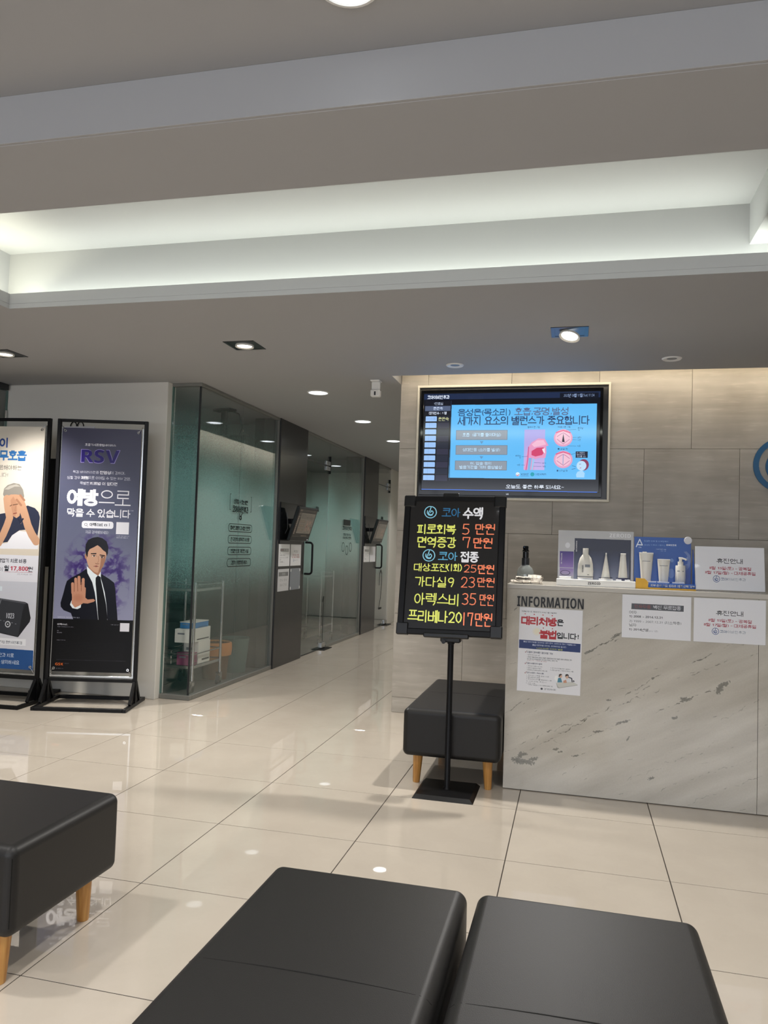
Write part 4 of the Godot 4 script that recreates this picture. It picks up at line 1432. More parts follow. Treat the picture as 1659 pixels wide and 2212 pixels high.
func banner_stand(label: String, at: Vector3, turn: float, print_: Material) -> void:
	var t := thing("banner_stand", label, "banner stand", at, turn, "framed banner stands by the white wall")
	var m: Material = M.black_metal
	for s in [-1.0, 1.0]:
		part("post", slab(Vector3(s * 0.31 - 0.0125, 0.025, -0.0125), Vector3(s * 0.31 + 0.0125, 2.03, 0.0125), 0.002), m, t)
		part("foot_bar", slab(Vector3(s * 0.31 - 0.0125, 0, -0.225), Vector3(s * 0.31 + 0.0125, 0.025, 0.225), 0.002), m, t)
		for q in [-1.0, 1.0]:
			part("brace", cbox(begin(), Vector3(s * 0.31, 0.1, q * 0.062), Vector3(0.02, 0.17, 0.022), 0.002, Basis(Vector3.RIGHT, -q * 0.56)).commit(), m, t)
			part("gusset", extrude(begin(), PackedVector2Array([Vector2(0.012 * q, 0.03), Vector2(0.09 * q, 0.03), Vector2(0.012 * q, 0.16)]), 0.003, Transform3D(Basis(Vector3.UP, -PI / 2), Vector3(s * 0.31 + 0.0015, 0, 0))).commit(), m, t)
	part("top_bar", slab(Vector3(-0.2975, 2.009, -0.0125), Vector3(0.2975, 2.03, 0.0125), 0.002), m, t)
	part("lower_bar", slab(Vector3(-0.2975, 0.165, -0.0125), Vector3(0.2975, 0.19, 0.0125), 0.002), m, t)
	for q in [-1.0, 1.0]:
		part("floor_bar", slab(Vector3(-0.2975, 0, q * 0.2125 - 0.0125), Vector3(0.2975, 0.025, q * 0.2125 + 0.0125), 0.002), m, t)
	var st := begin()
	for a in [[Vector3(0, 0.2, -0.004), Vector3(0.593, 0.016, 0.012)], [Vector3(-0.289, 1.093, -0.004), Vector3(0.014, 1.77, 0.012)], [Vector3(0.289, 1.093, -0.004), Vector3(0.014, 1.77, 0.012)]]:
		cbox(st, a[0], a[1], 0.002)
	part("inner_rail", st.commit(), M.steel, t)
	var b := part("banner", sheet(0.566, 1.735, 0.001, 0.008, 16), print_, t, Vector3(-0.004, 1.1, 0.006))
	for sx in [-1.0, 1.0]:
		for sy in [-1.0, 1.0]:
			var e := Vector3(sx * 0.262, sy * 0.846, 0.004)
			part("eyelet", lathe(begin(), [Vector2(0.0045, 0.0), Vector2(0.0055, 0.003), Vector2(0.009, 0.003), Vector2(0.011, 0.0)], 16, Transform3D(Basis(Vector3.RIGHT, PI / 2), e)).commit(), M.chrome, b)
			part("tension_hook", tube(begin(), [e + Vector3(0, 0, 0.002), e + Vector3(sx * 0.014, sy * 0.016, 0.003), e + Vector3(sx * 0.026, sy * 0.04, -0.004)], 0.0022, 8).commit(), M.steel, b)

# ---------------------------------------------------------------- monitors and notices on the dark pillars
func build_pillar_fittings() -> void:
	var face := Basis(Vector3(0, 0, -1), Vector3.UP, Vector3.RIGHT)
	var scr := mat("small_screen", Color(0.03, 0.03, 0.03), 0.2)
	scr.emission_enabled = true
	scr.emission = Color(1.0, 0.86, 0.72)
	scr.emission_operator = BaseMaterial3D.EMISSION_OP_MULTIPLY
	var dull := paint(PRINT_SCREEN, 0.5)
	dull.adjust_bcs(0.9, 0.75, 0.2)
	scr.emission_texture = ImageTexture.create_from_image(dull)
	scr.emission_energy_multiplier = 0.32
	scr.texture_repeat = false
	for i in 2:
		var z: float = [-7.2, -10.27][i]
		var which: String = ["nearer", "farther"][i]
		var n := thing("wall_monitor", "small tilted black monitor on the %s dark pillar" % which, "monitor", Vector3(-2.728, 1.38, z), 0.0, "monitors on the dark pillars")
		part("recess", box_mesh(Vector3(0.008, 0.4, 0.6), 0.001, Vector3(0.004, 0.0, 0.0)), M.black_gloss, n)
		part("bracket", slab(Vector3(0.008, 0.0, -0.03), Vector3(0.07, 0.05, 0.03), 0.004), M.black_metal, n)
		part("cable", tube(begin(), [Vector3(0.03, 0.1, 0.2), Vector3(0.05, 0.02, 0.22), Vector3(0.04, -0.05, 0.19), Vector3(0.02, -0.1, 0.2)], 0.004, 8).commit(), M.rubber, n)
		var sb := Basis(Vector3.UP, -0.06) * Basis(Vector3.BACK, -0.3) * face
		part("casing", box_mesh(Vector3(0.46, 0.345, 0.035), 0.006), M.black_plastic, n, Vector3(0.125, 0.0, 0.0), sb)
		part("screen", sheet(0.42, 0.28, 0.002), scr, n, Vector3(0.125, 0.0, 0.0) + sb * Vector3(0, 0.012, 0.0182), sb)
		part("power_lamp", box_mesh(Vector3(0.012, 0.005, 0.002)), M.indicator, n, Vector3(0.125, 0.0, 0.0) + sb * Vector3(0.19, -0.155, 0.0182), sb)
		var w := 0.295
		var rows := [[0.155, 1.07, M.print_vaccine, "vaccine"], [-0.165, 1.07, M.print_holiday, "holiday"]]
		for k in rows.size():
			if i == 1 and k == 1:
				continue
			var a: Array = rows[k]
			var p := thing("pillar_notice", "white %s notice below the monitor on the %s dark pillar" % [a[3], which], "notice", Vector3(-2.7265, a[1], z + a[0]), 0.0, "notices on the dark pillars")
			part("printed_sheet", sheet(w, 0.212, 0.0012), a[2], p, Vector3(0.001, 0, 0), face)
			part("clear_sleeve", box_mesh(Vector3(w + 0.006, 0.218, 0.0016), 0.0004), M.clear_acrylic, p, Vector3(0.0028, 0, 0), face)
		if i == 0:
			var q := thing("pillar_notice", "white two-line notice with dark bar, lowest on the nearer pillar", "notice", Vector3(-2.7265, 0.83, z + 0.155), 0.0, "notices on the dark pillars")
			part("printed_sheet", sheet(w, 0.212, 0.0012), small_notice(), q, Vector3(0.001, 0, 0), face)
			part("clear_sleeve", box_mesh(Vector3(w + 0.006, 0.218, 0.0016), 0.0004), M.clear_acrylic, q, Vector3(0.0028, 0, 0), face)
		var g := thing("empty_sleeve", "empty clear notice sleeve with white corner clips on the %s pillar" % which, "sleeve", Vector3(-2.7265, 0.83 if i == 0 else 1.07, z - 0.165))
		part("sleeve", box_mesh(Vector3(w, 0.214, 0.003), 0.0006), M.paper_grey if i == 0 else M.paper_white, g, Vector3(0.002, 0, 0), face)
		for sx in [-1.0, 1.0]:
			for sy in [-1.0, 1.0]:
				part("corner_clip", box_mesh(Vector3(0.018, 0.026, 0.004), 0.001), M.white_plastic, g, Vector3(0.003, sy * 0.088, sx * 0.13), face)

func small_notice() -> StandardMaterial3D:
	return printed("print_small", [300, 216, [["R", 0, 0, 300, 216, "#d6d6da", 0], ["R", 22, 30, 276, 70, "#3a3d44", 0], ["T", "진료 안내", 110, 38, 196, 62, "#c8c8d0", 0.11, 0], ["T", "오전 9시 – 오후 6시", 50, 96, 250, 122, "#6c6e76", 0.09, 0], ["T", "점심시간 안내", 60, 142, 236, 168, "#6c6e76", 0.09, 0]]], 0.4, 2.0)

# ---------------------------------------------------------------- things on the counter
func build_counter_things() -> void:
	var y := 1.0235
	var b := thing("pump_bottle", "round clear hand-sanitiser pump bottle with black neck on the counter", "bottle", Vector3(-0.243, y, -4.1))
	part("glass_body", lathe(begin(), [Vector2(0.0, 0.0), Vector2(0.038, 0.0), Vector2(0.042, 0.006), Vector2(0.044, 0.03), Vector2(0.043, 0.06), Vector2(0.036, 0.078), Vector2(0.024, 0.09), Vector2(0.019, 0.096)], 28).commit(), M.bottle_glass, b)
	part("liquid", lathe(begin(), [Vector2(0.0, 0.003), Vector2(0.037, 0.003), Vector2(0.041, 0.01), Vector2(0.041, 0.045), Vector2(0.0, 0.045)], 28).commit(), M.bottle_glass, b)
	part("neck", lathe(begin(), [Vector2(0.0, 0.094), Vector2(0.02, 0.09), Vector2(0.0195, 0.13), Vector2(0.0, 0.132)], 24).commit(), M.paint_dark, b)
	part("collar", lathe(begin(), [Vector2(0.0, 0.131), Vector2(0.0155, 0.131), Vector2(0.0155, 0.162), Vector2(0.0, 0.164)], 24).commit(), M.black_plastic, b)
	part("pump_head", lathe(begin(), [Vector2(0.0, 0.163), Vector2(0.019, 0.164), Vector2(0.016, 0.17), Vector2(0.0135, 0.176), Vector2(0.0145, 0.188), Vector2(0.012, 0.193), Vector2(0.0, 0.194)], 24).commit(), M.black_gloss, b)
	part("nozzle", tube(begin(), [Vector3(0, 0.184, 0.0), Vector3(-0.006, 0.184, 0.02), Vector3(-0.009, 0.181, 0.03)], 0.005, 10).commit(), M.black_gloss, b)
	var c := thing("folded_cloth", "crumpled cream cloth with dark checks in front of the pump bottle", "cloth", Vector3(-0.228, y, -4.035))
	var cm := mat("check_cloth", Color.WHITE, 0.85)
	cm.albedo_texture = ImageTexture.create_from_image(paint([256, 256, [["R", 0, 0, 256, 256, "#d8cfc2", 0], ["R", 40, 0, 47, 256, "#3b3634", 0], ["R", 168, 0, 175, 256, "#3b3634", 0], ["R", 0, 90, 256, 96, "#5a5250", 0], ["R", 0, 214, 256, 220, "#5a5250", 0]]], 1.0))
	part("lower_fold", fold(0.155, 0.06, [Vector2(-0.03, 0.004), Vector2(0.026, 0.005), Vector2(0.033, 0.011), Vector2(0.026, 0.017), Vector2(-0.02, 0.016)], 2), cm, c)
	part("upper_fold", fold(0.13, 0.05, [Vector2(0.02, 0.021), Vector2(-0.01, 0.024), Vector2(-0.026, 0.027), Vector2(-0.012, 0.035), Vector2(0.016, 0.032)], 5), cm, c, Vector3(0.008, 0, 0), Basis(Vector3.UP, 0.12))
	part("loose_end", fold(0.07, 0.04, [Vector2(0.028, 0.012), Vector2(0.02, 0.032), Vector2(0.0, 0.045), Vector2(-0.014, 0.04), Vector2(-0.02, 0.03)], 9), cm, c, Vector3(0.04, 0, -0.004), Basis(Vector3.UP, -0.3))
	grey_display(y)
	blue_display(y)

# a strip of cloth swept sideways along a folded section, with small waves
func fold(w: float, _d: float, sec: Array, seed_: int) -> ArrayMesh:
	var st := begin()
	var n := FastNoiseLite.new()
	n.seed = seed_
	n.frequency = 12.0
	var rows := []
	for i in 15:
		var x := (i / 14.0 - 0.5) * w
		var row := []
		for k in 17:
			var f := k / 16.0 * (sec.size() - 1)
			var a: Vector2 = sec[int(f)]
			var b: Vector2 = sec[mini(int(f) + 1, sec.size() - 1)]
			var p := a.lerp(b, f - int(f))
			row.append(Vector3(x + n.get_noise_2d(p.x * 3, p.y * 3) * 0.008, maxf(0.001, p.y + n.get_noise_2d(x, p.x * 2 + k * 0.02) * 0.006), p.x + n.get_noise_2d(x * 1.5, p.y) * 0.006))
		rows.append(row)
	for i in 14:
		for k in 16:
			for flip in [0.0, -0.0015]:
				var q := []
				for e in [[0, 0], [1, 0], [1, 1], [0, 1]]:
					q.append(rows[i + e[0]][k + e[1]] + Vector3(0, flip, 0))
				var g: Vector3 = (q[1] - q[0]).cross(q[3] - q[0]).normalized()
				if g == Vector3.ZERO:
					continue
				if flip != 0.0:
					g = -g
				var uv := []
				for e in [[0, 0], [1, 0], [1, 1], [0, 1]]:
					uv.append(Vector2((i + e[0]) * 0.13, (k + e[1]) * 0.09))
				tri(st, q[0], q[1], q[2], g, g, g, uv[0], uv[1], uv[2])
				tri(st, q[0], q[2], q[3], g, g, g, uv[0], uv[2], uv[3])
	return st.commit()

func flat_tube(st: SurfaceTool, w0: float, d0: float, w1: float, d1: float, h: float, cap: float) -> SurfaceTool:
	# a squeezed cosmetics tube: oval foot, flat crimped top
	var rings := []
	for i in 9:
		var t := i / 8.0
		var ring := []
		for k in 24:
			var a := TAU * k / 24
			ring.append(Vector3(cos(a) * lerpf(w0, w1, t) * 0.5, cap + t * h, sin(a) * lerpf(d0, d1, pow(t, 0.8)) * 0.5))
		rings.append(ring)
	for i in 8:
		for k in 24:
			var j := (k + 1) % 24
			var n0 := Vector3(cos(TAU * k / 24) / w0, 0, sin(TAU * k / 24) / d0).normalized()
			var n1 := Vector3(cos(TAU * j / 24) / w0, 0, sin(TAU * j / 24) / d0).normalized()
			tri(st, rings[i][k], rings[i][j], rings[i + 1][j], n0, n1, n1)
			tri(st, rings[i][k], rings[i + 1][j], rings[i + 1][k], n0, n1, n0)
	for k in range(1, 23):
		tri(st, rings[8][0], rings[8][k], rings[8][k + 1], Vector3.UP, Vector3.UP, Vector3.UP)
		tri(st, rings[0][0], rings[0][k], rings[0][k + 1], Vector3.DOWN, Vector3.DOWN, Vector3.DOWN)
	return st

func word(text: String, h: float, parent: Node, m: Material, at: Vector3, turn := Basis.IDENTITY, called := "lettering", bold := true) -> void:
	var f := SystemFont.new()
	f.font_names = PackedStringArray(["Droid Sans"])
	f.font_weight = 700 if bold else 400
	var t := TextMesh.new()
	t.font = f
	t.font_size = 32
	t.pixel_size = h / 32.0 / 0.72
	t.depth = 0.0004
	t.text = text
	part(called, t, m, parent, at, turn)

func grey_display(y: float) -> void:
	var t := thing("product_display", "grey counter display with navy window holding three white skin-care containers", "display stand", Vector3(0.108, y, -4.06))
	part("front_ledge", slab(Vector3(-0.19, 0, 0.0), Vector3(0.192, 0.032, 0.055), 0.001), M.white_plastic, t)
	part("back_card", sheet(0.372, 0.262, 0.004), printed("print_greybox", PRINT_GREYBOX, 0.35), t, Vector3(0.0, 0.15, -0.035), Basis(Vector3.RIGHT, -0.05))
	part("shelf", slab(Vector3(-0.186, 0, -0.045), Vector3(0.188, 0.024, 0.0), 0.001), M.white_plastic, t)
	word("ZEROID", 0.0125, t, M.ink, Vector3(-0.005, 0.0155, 0.0555))
	word("INTENSIVE MD", 0.0058, t, M.paper_white, Vector3(-0.094, 0.2, -0.0335), Basis(Vector3.BACK, -PI / 2))
	word("ROOTHEAL MD", 0.0058, t, M.paper_white, Vector3(-0.168, 0.134, -0.0305), Basis(Vector3.BACK, -PI / 2))
	for a in [[-0.048, 0.041], [0.052, 0.032], [0.135, 0.033]]:
		var ring := []
		for k in 25:
			ring.append(Vector3(a[0] + cos(TAU * k / 24) * a[1], 0.046, -0.004 + sin(TAU * k / 24) * a[1] * 0.55))
		part("holder_ring", tube(begin(), ring, 0.0014, 6).commit(), M.navy, t)
	part("small_plaque", slab(Vector3(-0.178, 0.03, -0.012), Vector3(-0.118, 0.044, -0.004), 0.001), M.white_plastic, t)
	var ov := []
	for k in 25:
		ov.append(Vector3(-0.148 + cos(TAU * k / 24) * 0.023, 0.062 + sin(TAU * k / 24) * 0.012, -0.02))
	part("oval_outline", tube(begin(), ov, 0.0012, 6).commit(), M.navy, t)
	for a in [[-0.048, "label_plate"], [0.052, "label_plate"], [0.135, "label_plate"]]:
		part(a[1], slab(Vector3(a[0] - 0.034, 0.026, 0.016), Vector3(a[0] + 0.034, 0.04, 0.018), 0.0005), M.paper_white, t)
	var base := Vector3(0.108, y + 0.0245, -4.064)
	var b := thing("skincare_bottle", "tall white oval bottle with cap in the grey counter display", "bottle", base + Vector3(-0.048, 0, 0))
	part("body", lathe(begin(), [Vector2(0.0, 0.0), Vector2(0.036, 0.0), Vector2(0.038, 0.004), Vector2(0.039, 0.05), Vector2(0.0365, 0.085), Vector2(0.028, 0.116), Vector2(0.0155, 0.134), Vector2(0.0, 0.137)], 28, Transform3D.IDENTITY, Vector2(1.0, 0.5)).commit(), M.cream_plastic, b)
	part("cap", lathe(begin(), [Vector2(0.0, 0.134), Vector2(0.0145, 0.134), Vector2(0.0145, 0.164), Vector2(0.0135, 0.166), Vector2(0.0, 0.166)], 24).commit(), M.cream_plastic, b)
	word("ZEROID", 0.0075, b, M.ink, Vector3(-0.014, 0.062, 0.0198), Basis(Vector3.BACK, -PI / 2))
	word("MD", 0.004, b, M.ink, Vector3(0.014, 0.033, 0.0196))
	part("print_block", slab(Vector3(-0.003, 0.07, 0.0186), Vector3(0.022, 0.084, 0.019)), M.paper_grey, b)
	var c := thing("skincare_tube", "white cream tube seen edge-on in the middle of the grey display", "tube", base + Vector3(0.052, 0, 0))
	part("body", flat_tube(begin(), 0.046, 0.03, 0.006, 0.05, 0.122, 0.014).commit(), M.cream_plastic, c)
	part("cap", lathe(begin(), [Vector2(0.0, 0.0), Vector2(0.023, 0.0), Vector2(0.023, 0.013), Vector2(0.0, 0.014)], 24).commit(), M.cream_plastic, c)
	part("crimp", slab(Vector3(-0.0025, 0.136, -0.025), Vector3(0.0025, 0.146, 0.025), 0.0008), M.cream_plastic, c)
	var d := thing("skincare_tube", "white cream tube with navy cap ring at the grey display's right", "tube", base + Vector3(0.135, 0, 0))
	part("body", flat_tube(begin(), 0.046, 0.032, 0.026, 0.006, 0.118, 0.02).commit(), M.cream_plastic, d)
	part("crimp", slab(Vector3(-0.013, 0.138, -0.002), Vector3(0.013, 0.146, 0.002), 0.0008), M.cream_plastic, d)
	part("cap", lathe(begin(), [Vector2(0.0, 0.0), Vector2(0.022, 0.0), Vector2(0.022, 0.009), Vector2(0.0, 0.01)], 24).commit(), M.white_plastic, d)
	part("cap_ring", lathe(begin(), [Vector2(0.0225, 0.009), Vector2(0.0235, 0.01), Vector2(0.0235, 0.02), Vector2(0.0, 0.0205)], 24).commit(), M.navy, d)

func blue_display(y: float) -> void:
	var t := thing("product_display", "blue card counter display with yellow foot holding sun-cream tubes and a pump", "display stand", Vector3(0.441, y, -4.06))
	var m := printed("print_bluebox", PRINT_BLUEBOX, 0.35)
	part("back_card", sheet(0.27, 0.235, 0.003), m, t, Vector3(-0.008, 0.14, -0.04), Basis(Vector3.RIGHT, -0.06))
	part("ledge", slab(Vector3(-0.12, 0, -0.045), Vector3(0.135, 0.022, 0.03), 0.001), M.blue_card, t)
	part("side_cheek", extrude(begin(), PackedVector2Array([Vector2(-0.045, 0.0), Vector2(0.05, 0.0), Vector2(0.05, 0.02), Vector2(-0.03, 0.2), Vector2(-0.045, 0.2)]), 0.002, Transform3D(Basis(Vector3.UP, -PI / 2), Vector3(0.136, 0, 0))).commit(), M.blue_card, t)
	part("front_band", slab(Vector3(-0.078, 0.008, 0.03), Vector3(0.138, 0.03, 0.05), 0.001), M.blue_card, t)
	part("yellow_foot", slab(Vector3(-0.14, 0, 0.03), Vector3(0.14, 0.0075, 0.052), 0.001), M.yellow_card, t)
	part("yellow_panel", extrude(begin(), PackedVector2Array([Vector2(-0.14, 0.007), Vector2(-0.082, 0.007), Vector2(-0.082, 0.035), Vector2(-0.098, 0.05), Vector2(-0.14, 0.052)]), 0.003, Transform3D(Basis.IDENTITY, Vector3(0, 0, 0.048))).commit(), M.yellow_card, t)
	part("lettering", vinyl_rows([["피부 손상 정도에 따라 제형 선택 가능", -0.07, 0.0255, 0.134, 0.0125]], 0.12), M.paper_white, t, Vector3(0, 0, 0.0504))
	part("round_badge", lathe(begin(), [Vector2(0.0, 0.003), Vector2(0.017, 0.003), Vector2(0.019, 0.001), Vector2(0.019, 0.0), Vector2(0.0, 0.0)], 28, Transform3D(Basis(Vector3.RIGHT, PI / 2), Vector3(0.112, 0.245, -0.042))).commit(), M.paper_white, t)
	for x in [-0.088, -0.005, 0.074]:
		part("holder_plate", lathe(begin(), [Vector2(0.0, 0.024), Vector2(0.034, 0.0235), Vector2(0.036, 0.022)], 28, Transform3D(Basis.IDENTITY, Vector3(x, 0, 0.0)), Vector2(1.1, 0.55)).commit(), M.white_plastic, t)
	for x in [-0.07, -0.01, 0.06]:
		part("price_tag", slab(Vector3(x - 0.028, 0.031, 0.036), Vector3(x + 0.028, 0.038, 0.038), 0.0005), M.paper_white, t)
	var base := Vector3(0.441, y + 0.0245, -4.062)
	var a := thing("sun_cream_tube", "taller white sun-cream tube at the left of the blue display", "tube", base + Vector3(-0.088, 0, 0))
	part("body", flat_tube(begin(), 0.046, 0.03, 0.068, 0.006, 0.138, 0.012).commit(), M.cream_plastic, a)
	part("cap", lathe(begin(), [Vector2(0.0, 0.0), Vector2(0.022, 0.0), Vector2(0.022, 0.011), Vector2(0.0, 0.012)], 24, Transform3D.IDENTITY, Vector2(1.0, 0.65)).commit(), M.cream_plastic, a)
	part("crimp", slab(Vector3(-0.034, 0.148, -0.002), Vector3(0.034, 0.154, 0.002), 0.0008), M.cream_plastic, a)
	part("hang_tab", slab(Vector3(-0.018, 0.153, -0.0015), Vector3(0.002, 0.158, 0.0015), 0.0005), M.cream_plastic, a)
	var b := thing("sun_cream_tube", "shorter white sun-cream tube in the middle of the blue display", "tube", base + Vector3(-0.005, 0, 0))
	part("body", flat_tube(begin(), 0.042, 0.03, 0.06, 0.006, 0.108, 0.012).commit(), M.cream_plastic, b)
	part("cap", lathe(begin(), [Vector2(0.0, 0.0), Vector2(0.021, 0.0), Vector2(0.021, 0.011), Vector2(0.0, 0.012)], 24, Transform3D.IDENTITY, Vector2(1.0, 0.65)).commit(), M.cream_plastic, b)
	part("crimp", slab(Vector3(-0.03, 0.119, -0.002), Vector3(0.03, 0.124, 0.002), 0.0008), M.cream_plastic, b)
	for q in [[a, 0.11], [b, 0.09]]:
		part("print_line", slab(Vector3(-0.02, q[1], 0.0125), Vector3(0.018, q[1] + 0.0025, 0.0132)), M.paper_grey, q[0])
	var c := thing("pump_dispenser", "white sun-cream pump bottle at the right of the blue display", "bottle", base + Vector3(0.074, 0, 0))
	part("body", lathe(begin(), [Vector2(0.0, 0.0), Vector2(0.0225, 0.0), Vector2(0.024, 0.003), Vector2(0.024, 0.092), Vector2(0.0225, 0.095), Vector2(0.0, 0.096)], 28).commit(), M.cream_plastic, c)
	part("collar", lathe(begin(), [Vector2(0.0, 0.095), Vector2(0.0135, 0.095), Vector2(0.0135, 0.114), Vector2(0.0, 0.115)], 24).commit(), M.cream_plastic, c)
	part("stem", lathe(begin(), [Vector2(0.0, 0.114), Vector2(0.0075, 0.114), Vector2(0.0075, 0.13), Vector2(0.0, 0.13)], 18).commit(), M.cream_plastic, c)
	part("spout", tube(begin(), [Vector3(-0.009, 0.132, 0), Vector3(0.006, 0.1315, 0.004), Vector3(0.02, 0.127, 0.009), Vector3(0.025, 0.122, 0.011)], 0.0062, 10, 0.7).commit(), M.cream_plastic, c)
	part("print_line", slab(Vector3(-0.018, 0.066, 0.0222), Vector3(0.012, 0.07, 0.0232)), M.paper_grey, c)

# ---------------------------------------------------------------- consulting room behind the glass corner
func build_consulting_room() -> void:
	var c := trolley("steel instrument trolley on castors inside the glass corner room", Vector3(-3.02, 0, -5.74))
	var y := 0.212
	carton("magenta medicine carton lying on the trolley's lower shelf", "box_magenta", Vector3(-2.93, y, -5.558), Vector3(0.13, 0.095, 0.09), "")
	carton("lower white medicine carton standing on the trolley shelf", "box_white", Vector3(-2.93, y, -5.72), Vector3(0.13, 0.175, 0.2), "")
	carton("upper white medicine carton stacked on the trolley", "box_white", Vector3(-2.94, y + 0.176, -5.66), Vector3(0.14, 0.105, 0.33), "")
	carton("flat blue carton on top of the stacked white cartons", "box_blue", Vector3(-2.935, y + 0.282, -5.67), Vector3(0.12, 0.045, 0.25), "box_white")
	for i in 3:
		var t := thing("steel_tray", ["bottom steel tray stacked on the trolley shelf", "middle steel tray stacked on the trolley shelf", "top steel tray stacked on the trolley shelf"][i], "tray", Vector3(-3.11, y + i * 0.04, -5.59), 0.0, "stacked steel trays")
		part("pan", slab(Vector3(-0.065, 0, -0.07), Vector3(0.065, 0.028, 0.07), 0.006), M.steel, t)
		part("rim", slab(Vector3(-0.075, 0.028, -0.08), Vector3(0.075, 0.033, 0.08), 0.002), M.chrome, t)
	for a in [[Vector3(-3.0, 0, -6.6), "bin_teal", "teal plastic waste bin standing behind the trolley", false], [Vector3(-3.0, 0, -6.2), "box_brown", "brown waste bin lined with an orange bag behind the trolley", true]]:
		var b := thing("waste_bin", a[2], "bin", a[0])
		var short := Transform3D(Basis.from_scale(Vector3(0.95, 0.76, 0.95)), Vector3.ZERO)
		part("body", lathe(begin(), [Vector2(0.0, 0.0), Vector2(0.105, 0.0), Vector2(0.135, 0.4), Vector2(0.14, 0.405), Vector2(0.13, 0.4), Vector2(0.1, 0.01), Vector2(0.0, 0.01)], 28, short).commit(), M[a[1]], b)
		if a[3]:
			part("bag", lathe(begin(), [Vector2(0.13, 0.395), Vector2(0.138, 0.415), Vector2(0.147, 0.4), Vector2(0.15, 0.34), Vector2(0.143, 0.27)], 20, short).commit(), M.bag_orange, b)
	var k := thing("treatment_chair", "black padded treatment chair in the glass corner room", "chair", Vector3(-3.75, 0, -6.55), 0.4)
	part("seat", rbox(begin(), Vector3(0, 0.5, 0), Vector3(0.56, 0.14, 0.56), 0.05, 9).commit(), M.couch_black, k)
	part("backrest", rbox(begin(), Vector3(-0.05, 0.9, -0.28), Vector3(0.52, 0.7, 0.14), 0.05, 9).commit(), M.couch_black, k)
	for s in [-1.0, 1.0]:
		part("armrest", rbox(begin(), Vector3(s * 0.3, 0.68, 0.0), Vector3(0.08, 0.07, 0.42), 0.03, 9).commit(), M.couch_black, k)
	part("column", lathe(begin(), [Vector2(0.0, 0.04), Vector2(0.05, 0.04), Vector2(0.05, 0.44), Vector2(0.0, 0.44)], 18).commit(), M.steel, k)
	part("foot", lathe(begin(), [Vector2(0.0, 0.0), Vector2(0.28, 0.0), Vector2(0.28, 0.02), Vector2(0.06, 0.05), Vector2(0.0, 0.05)], 28).commit(), M.black_metal, k)
	var m := thing("hanging_monitor", "dark monitor hanging from the ceiling inside the glass corner room", "monitor", Vector3(-3.08, CEIL, -6.35), -0.25)
	part("ceiling_plate", slab(Vector3(-0.1, -0.02, -0.05), Vector3(0.1, 0, 0.05), 0.004), M.black_metal, m)
	part("pole", slab(Vector3(-0.025, -0.3, -0.02), Vector3(0.025, -0.02, 0.02), 0.004), M.black_metal, m)
	part("casing", slab(Vector3(-0.27, -0.64, -0.03), Vector3(0.27, -0.24, 0.03), 0.01), M.black_plastic, m)
	part("socket_panel", slab(Vector3(-0.12, -0.56, 0.03), Vector3(0.12, -0.42, 0.045), 0.006), M.black_metal, m)
	part("cable", tube(begin(), [Vector3(0.08, -0.02, 0.03), Vector3(0.2, -0.06, 0.04), Vector3(0.25, -0.18, 0.05), Vector3(0.18, -0.34, 0.05), Vector3(0.06, -0.46, 0.05)], 0.006, 8).commit(), M.black_plastic, m)
	part("cable", tube(begin(), [Vector3(-0.1, -0.55, 0.05), Vector3(-0.06, -0.66, 0.05), Vector3(0.02, -0.67, 0.05), Vector3(0.05, -0.56, 0.05)], 0.006, 8).commit(), M.black_plastic, m)
	var d: Node3D = c.duplicate()
	d.name = numbered("instrument_trolley")
	add_child(d)
	d.position = Vector3(-3.08, 0, -9.0)
	d.set_meta("label", "steel trolley on castors behind the first glass door's side pane")
	var w := thing("tall_cabinet", "tall dark cabinet inside the room behind the first glass door", "cabinet", Vector3(-3.9, 0, -9.6))
	part("carcass", slab(Vector3(-0.45, 0.06, -0.3), Vector3(0.45, 1.75, 0.28), 0.004), M.paint_dark, w)
	part("plinth", slab(Vector3(-0.43, 0, -0.28), Vector3(0.43, 0.06, 0.26)), M.black_metal, w)
	for s in [-1.0, 1.0]:
		var dr := part("door", slab(Vector3(s * 0.225 - 0.222, 0.065, 0.28), Vector3(s * 0.225 + 0.222, 1.745, 0.298), 0.002), M.paint_dark, w)
		part("handle", slab(Vector3(s * 0.03 - 0.006, 0.85, 0.298), Vector3(s * 0.03 + 0.006, 1.05, 0.32), 0.003), M.steel, dr)

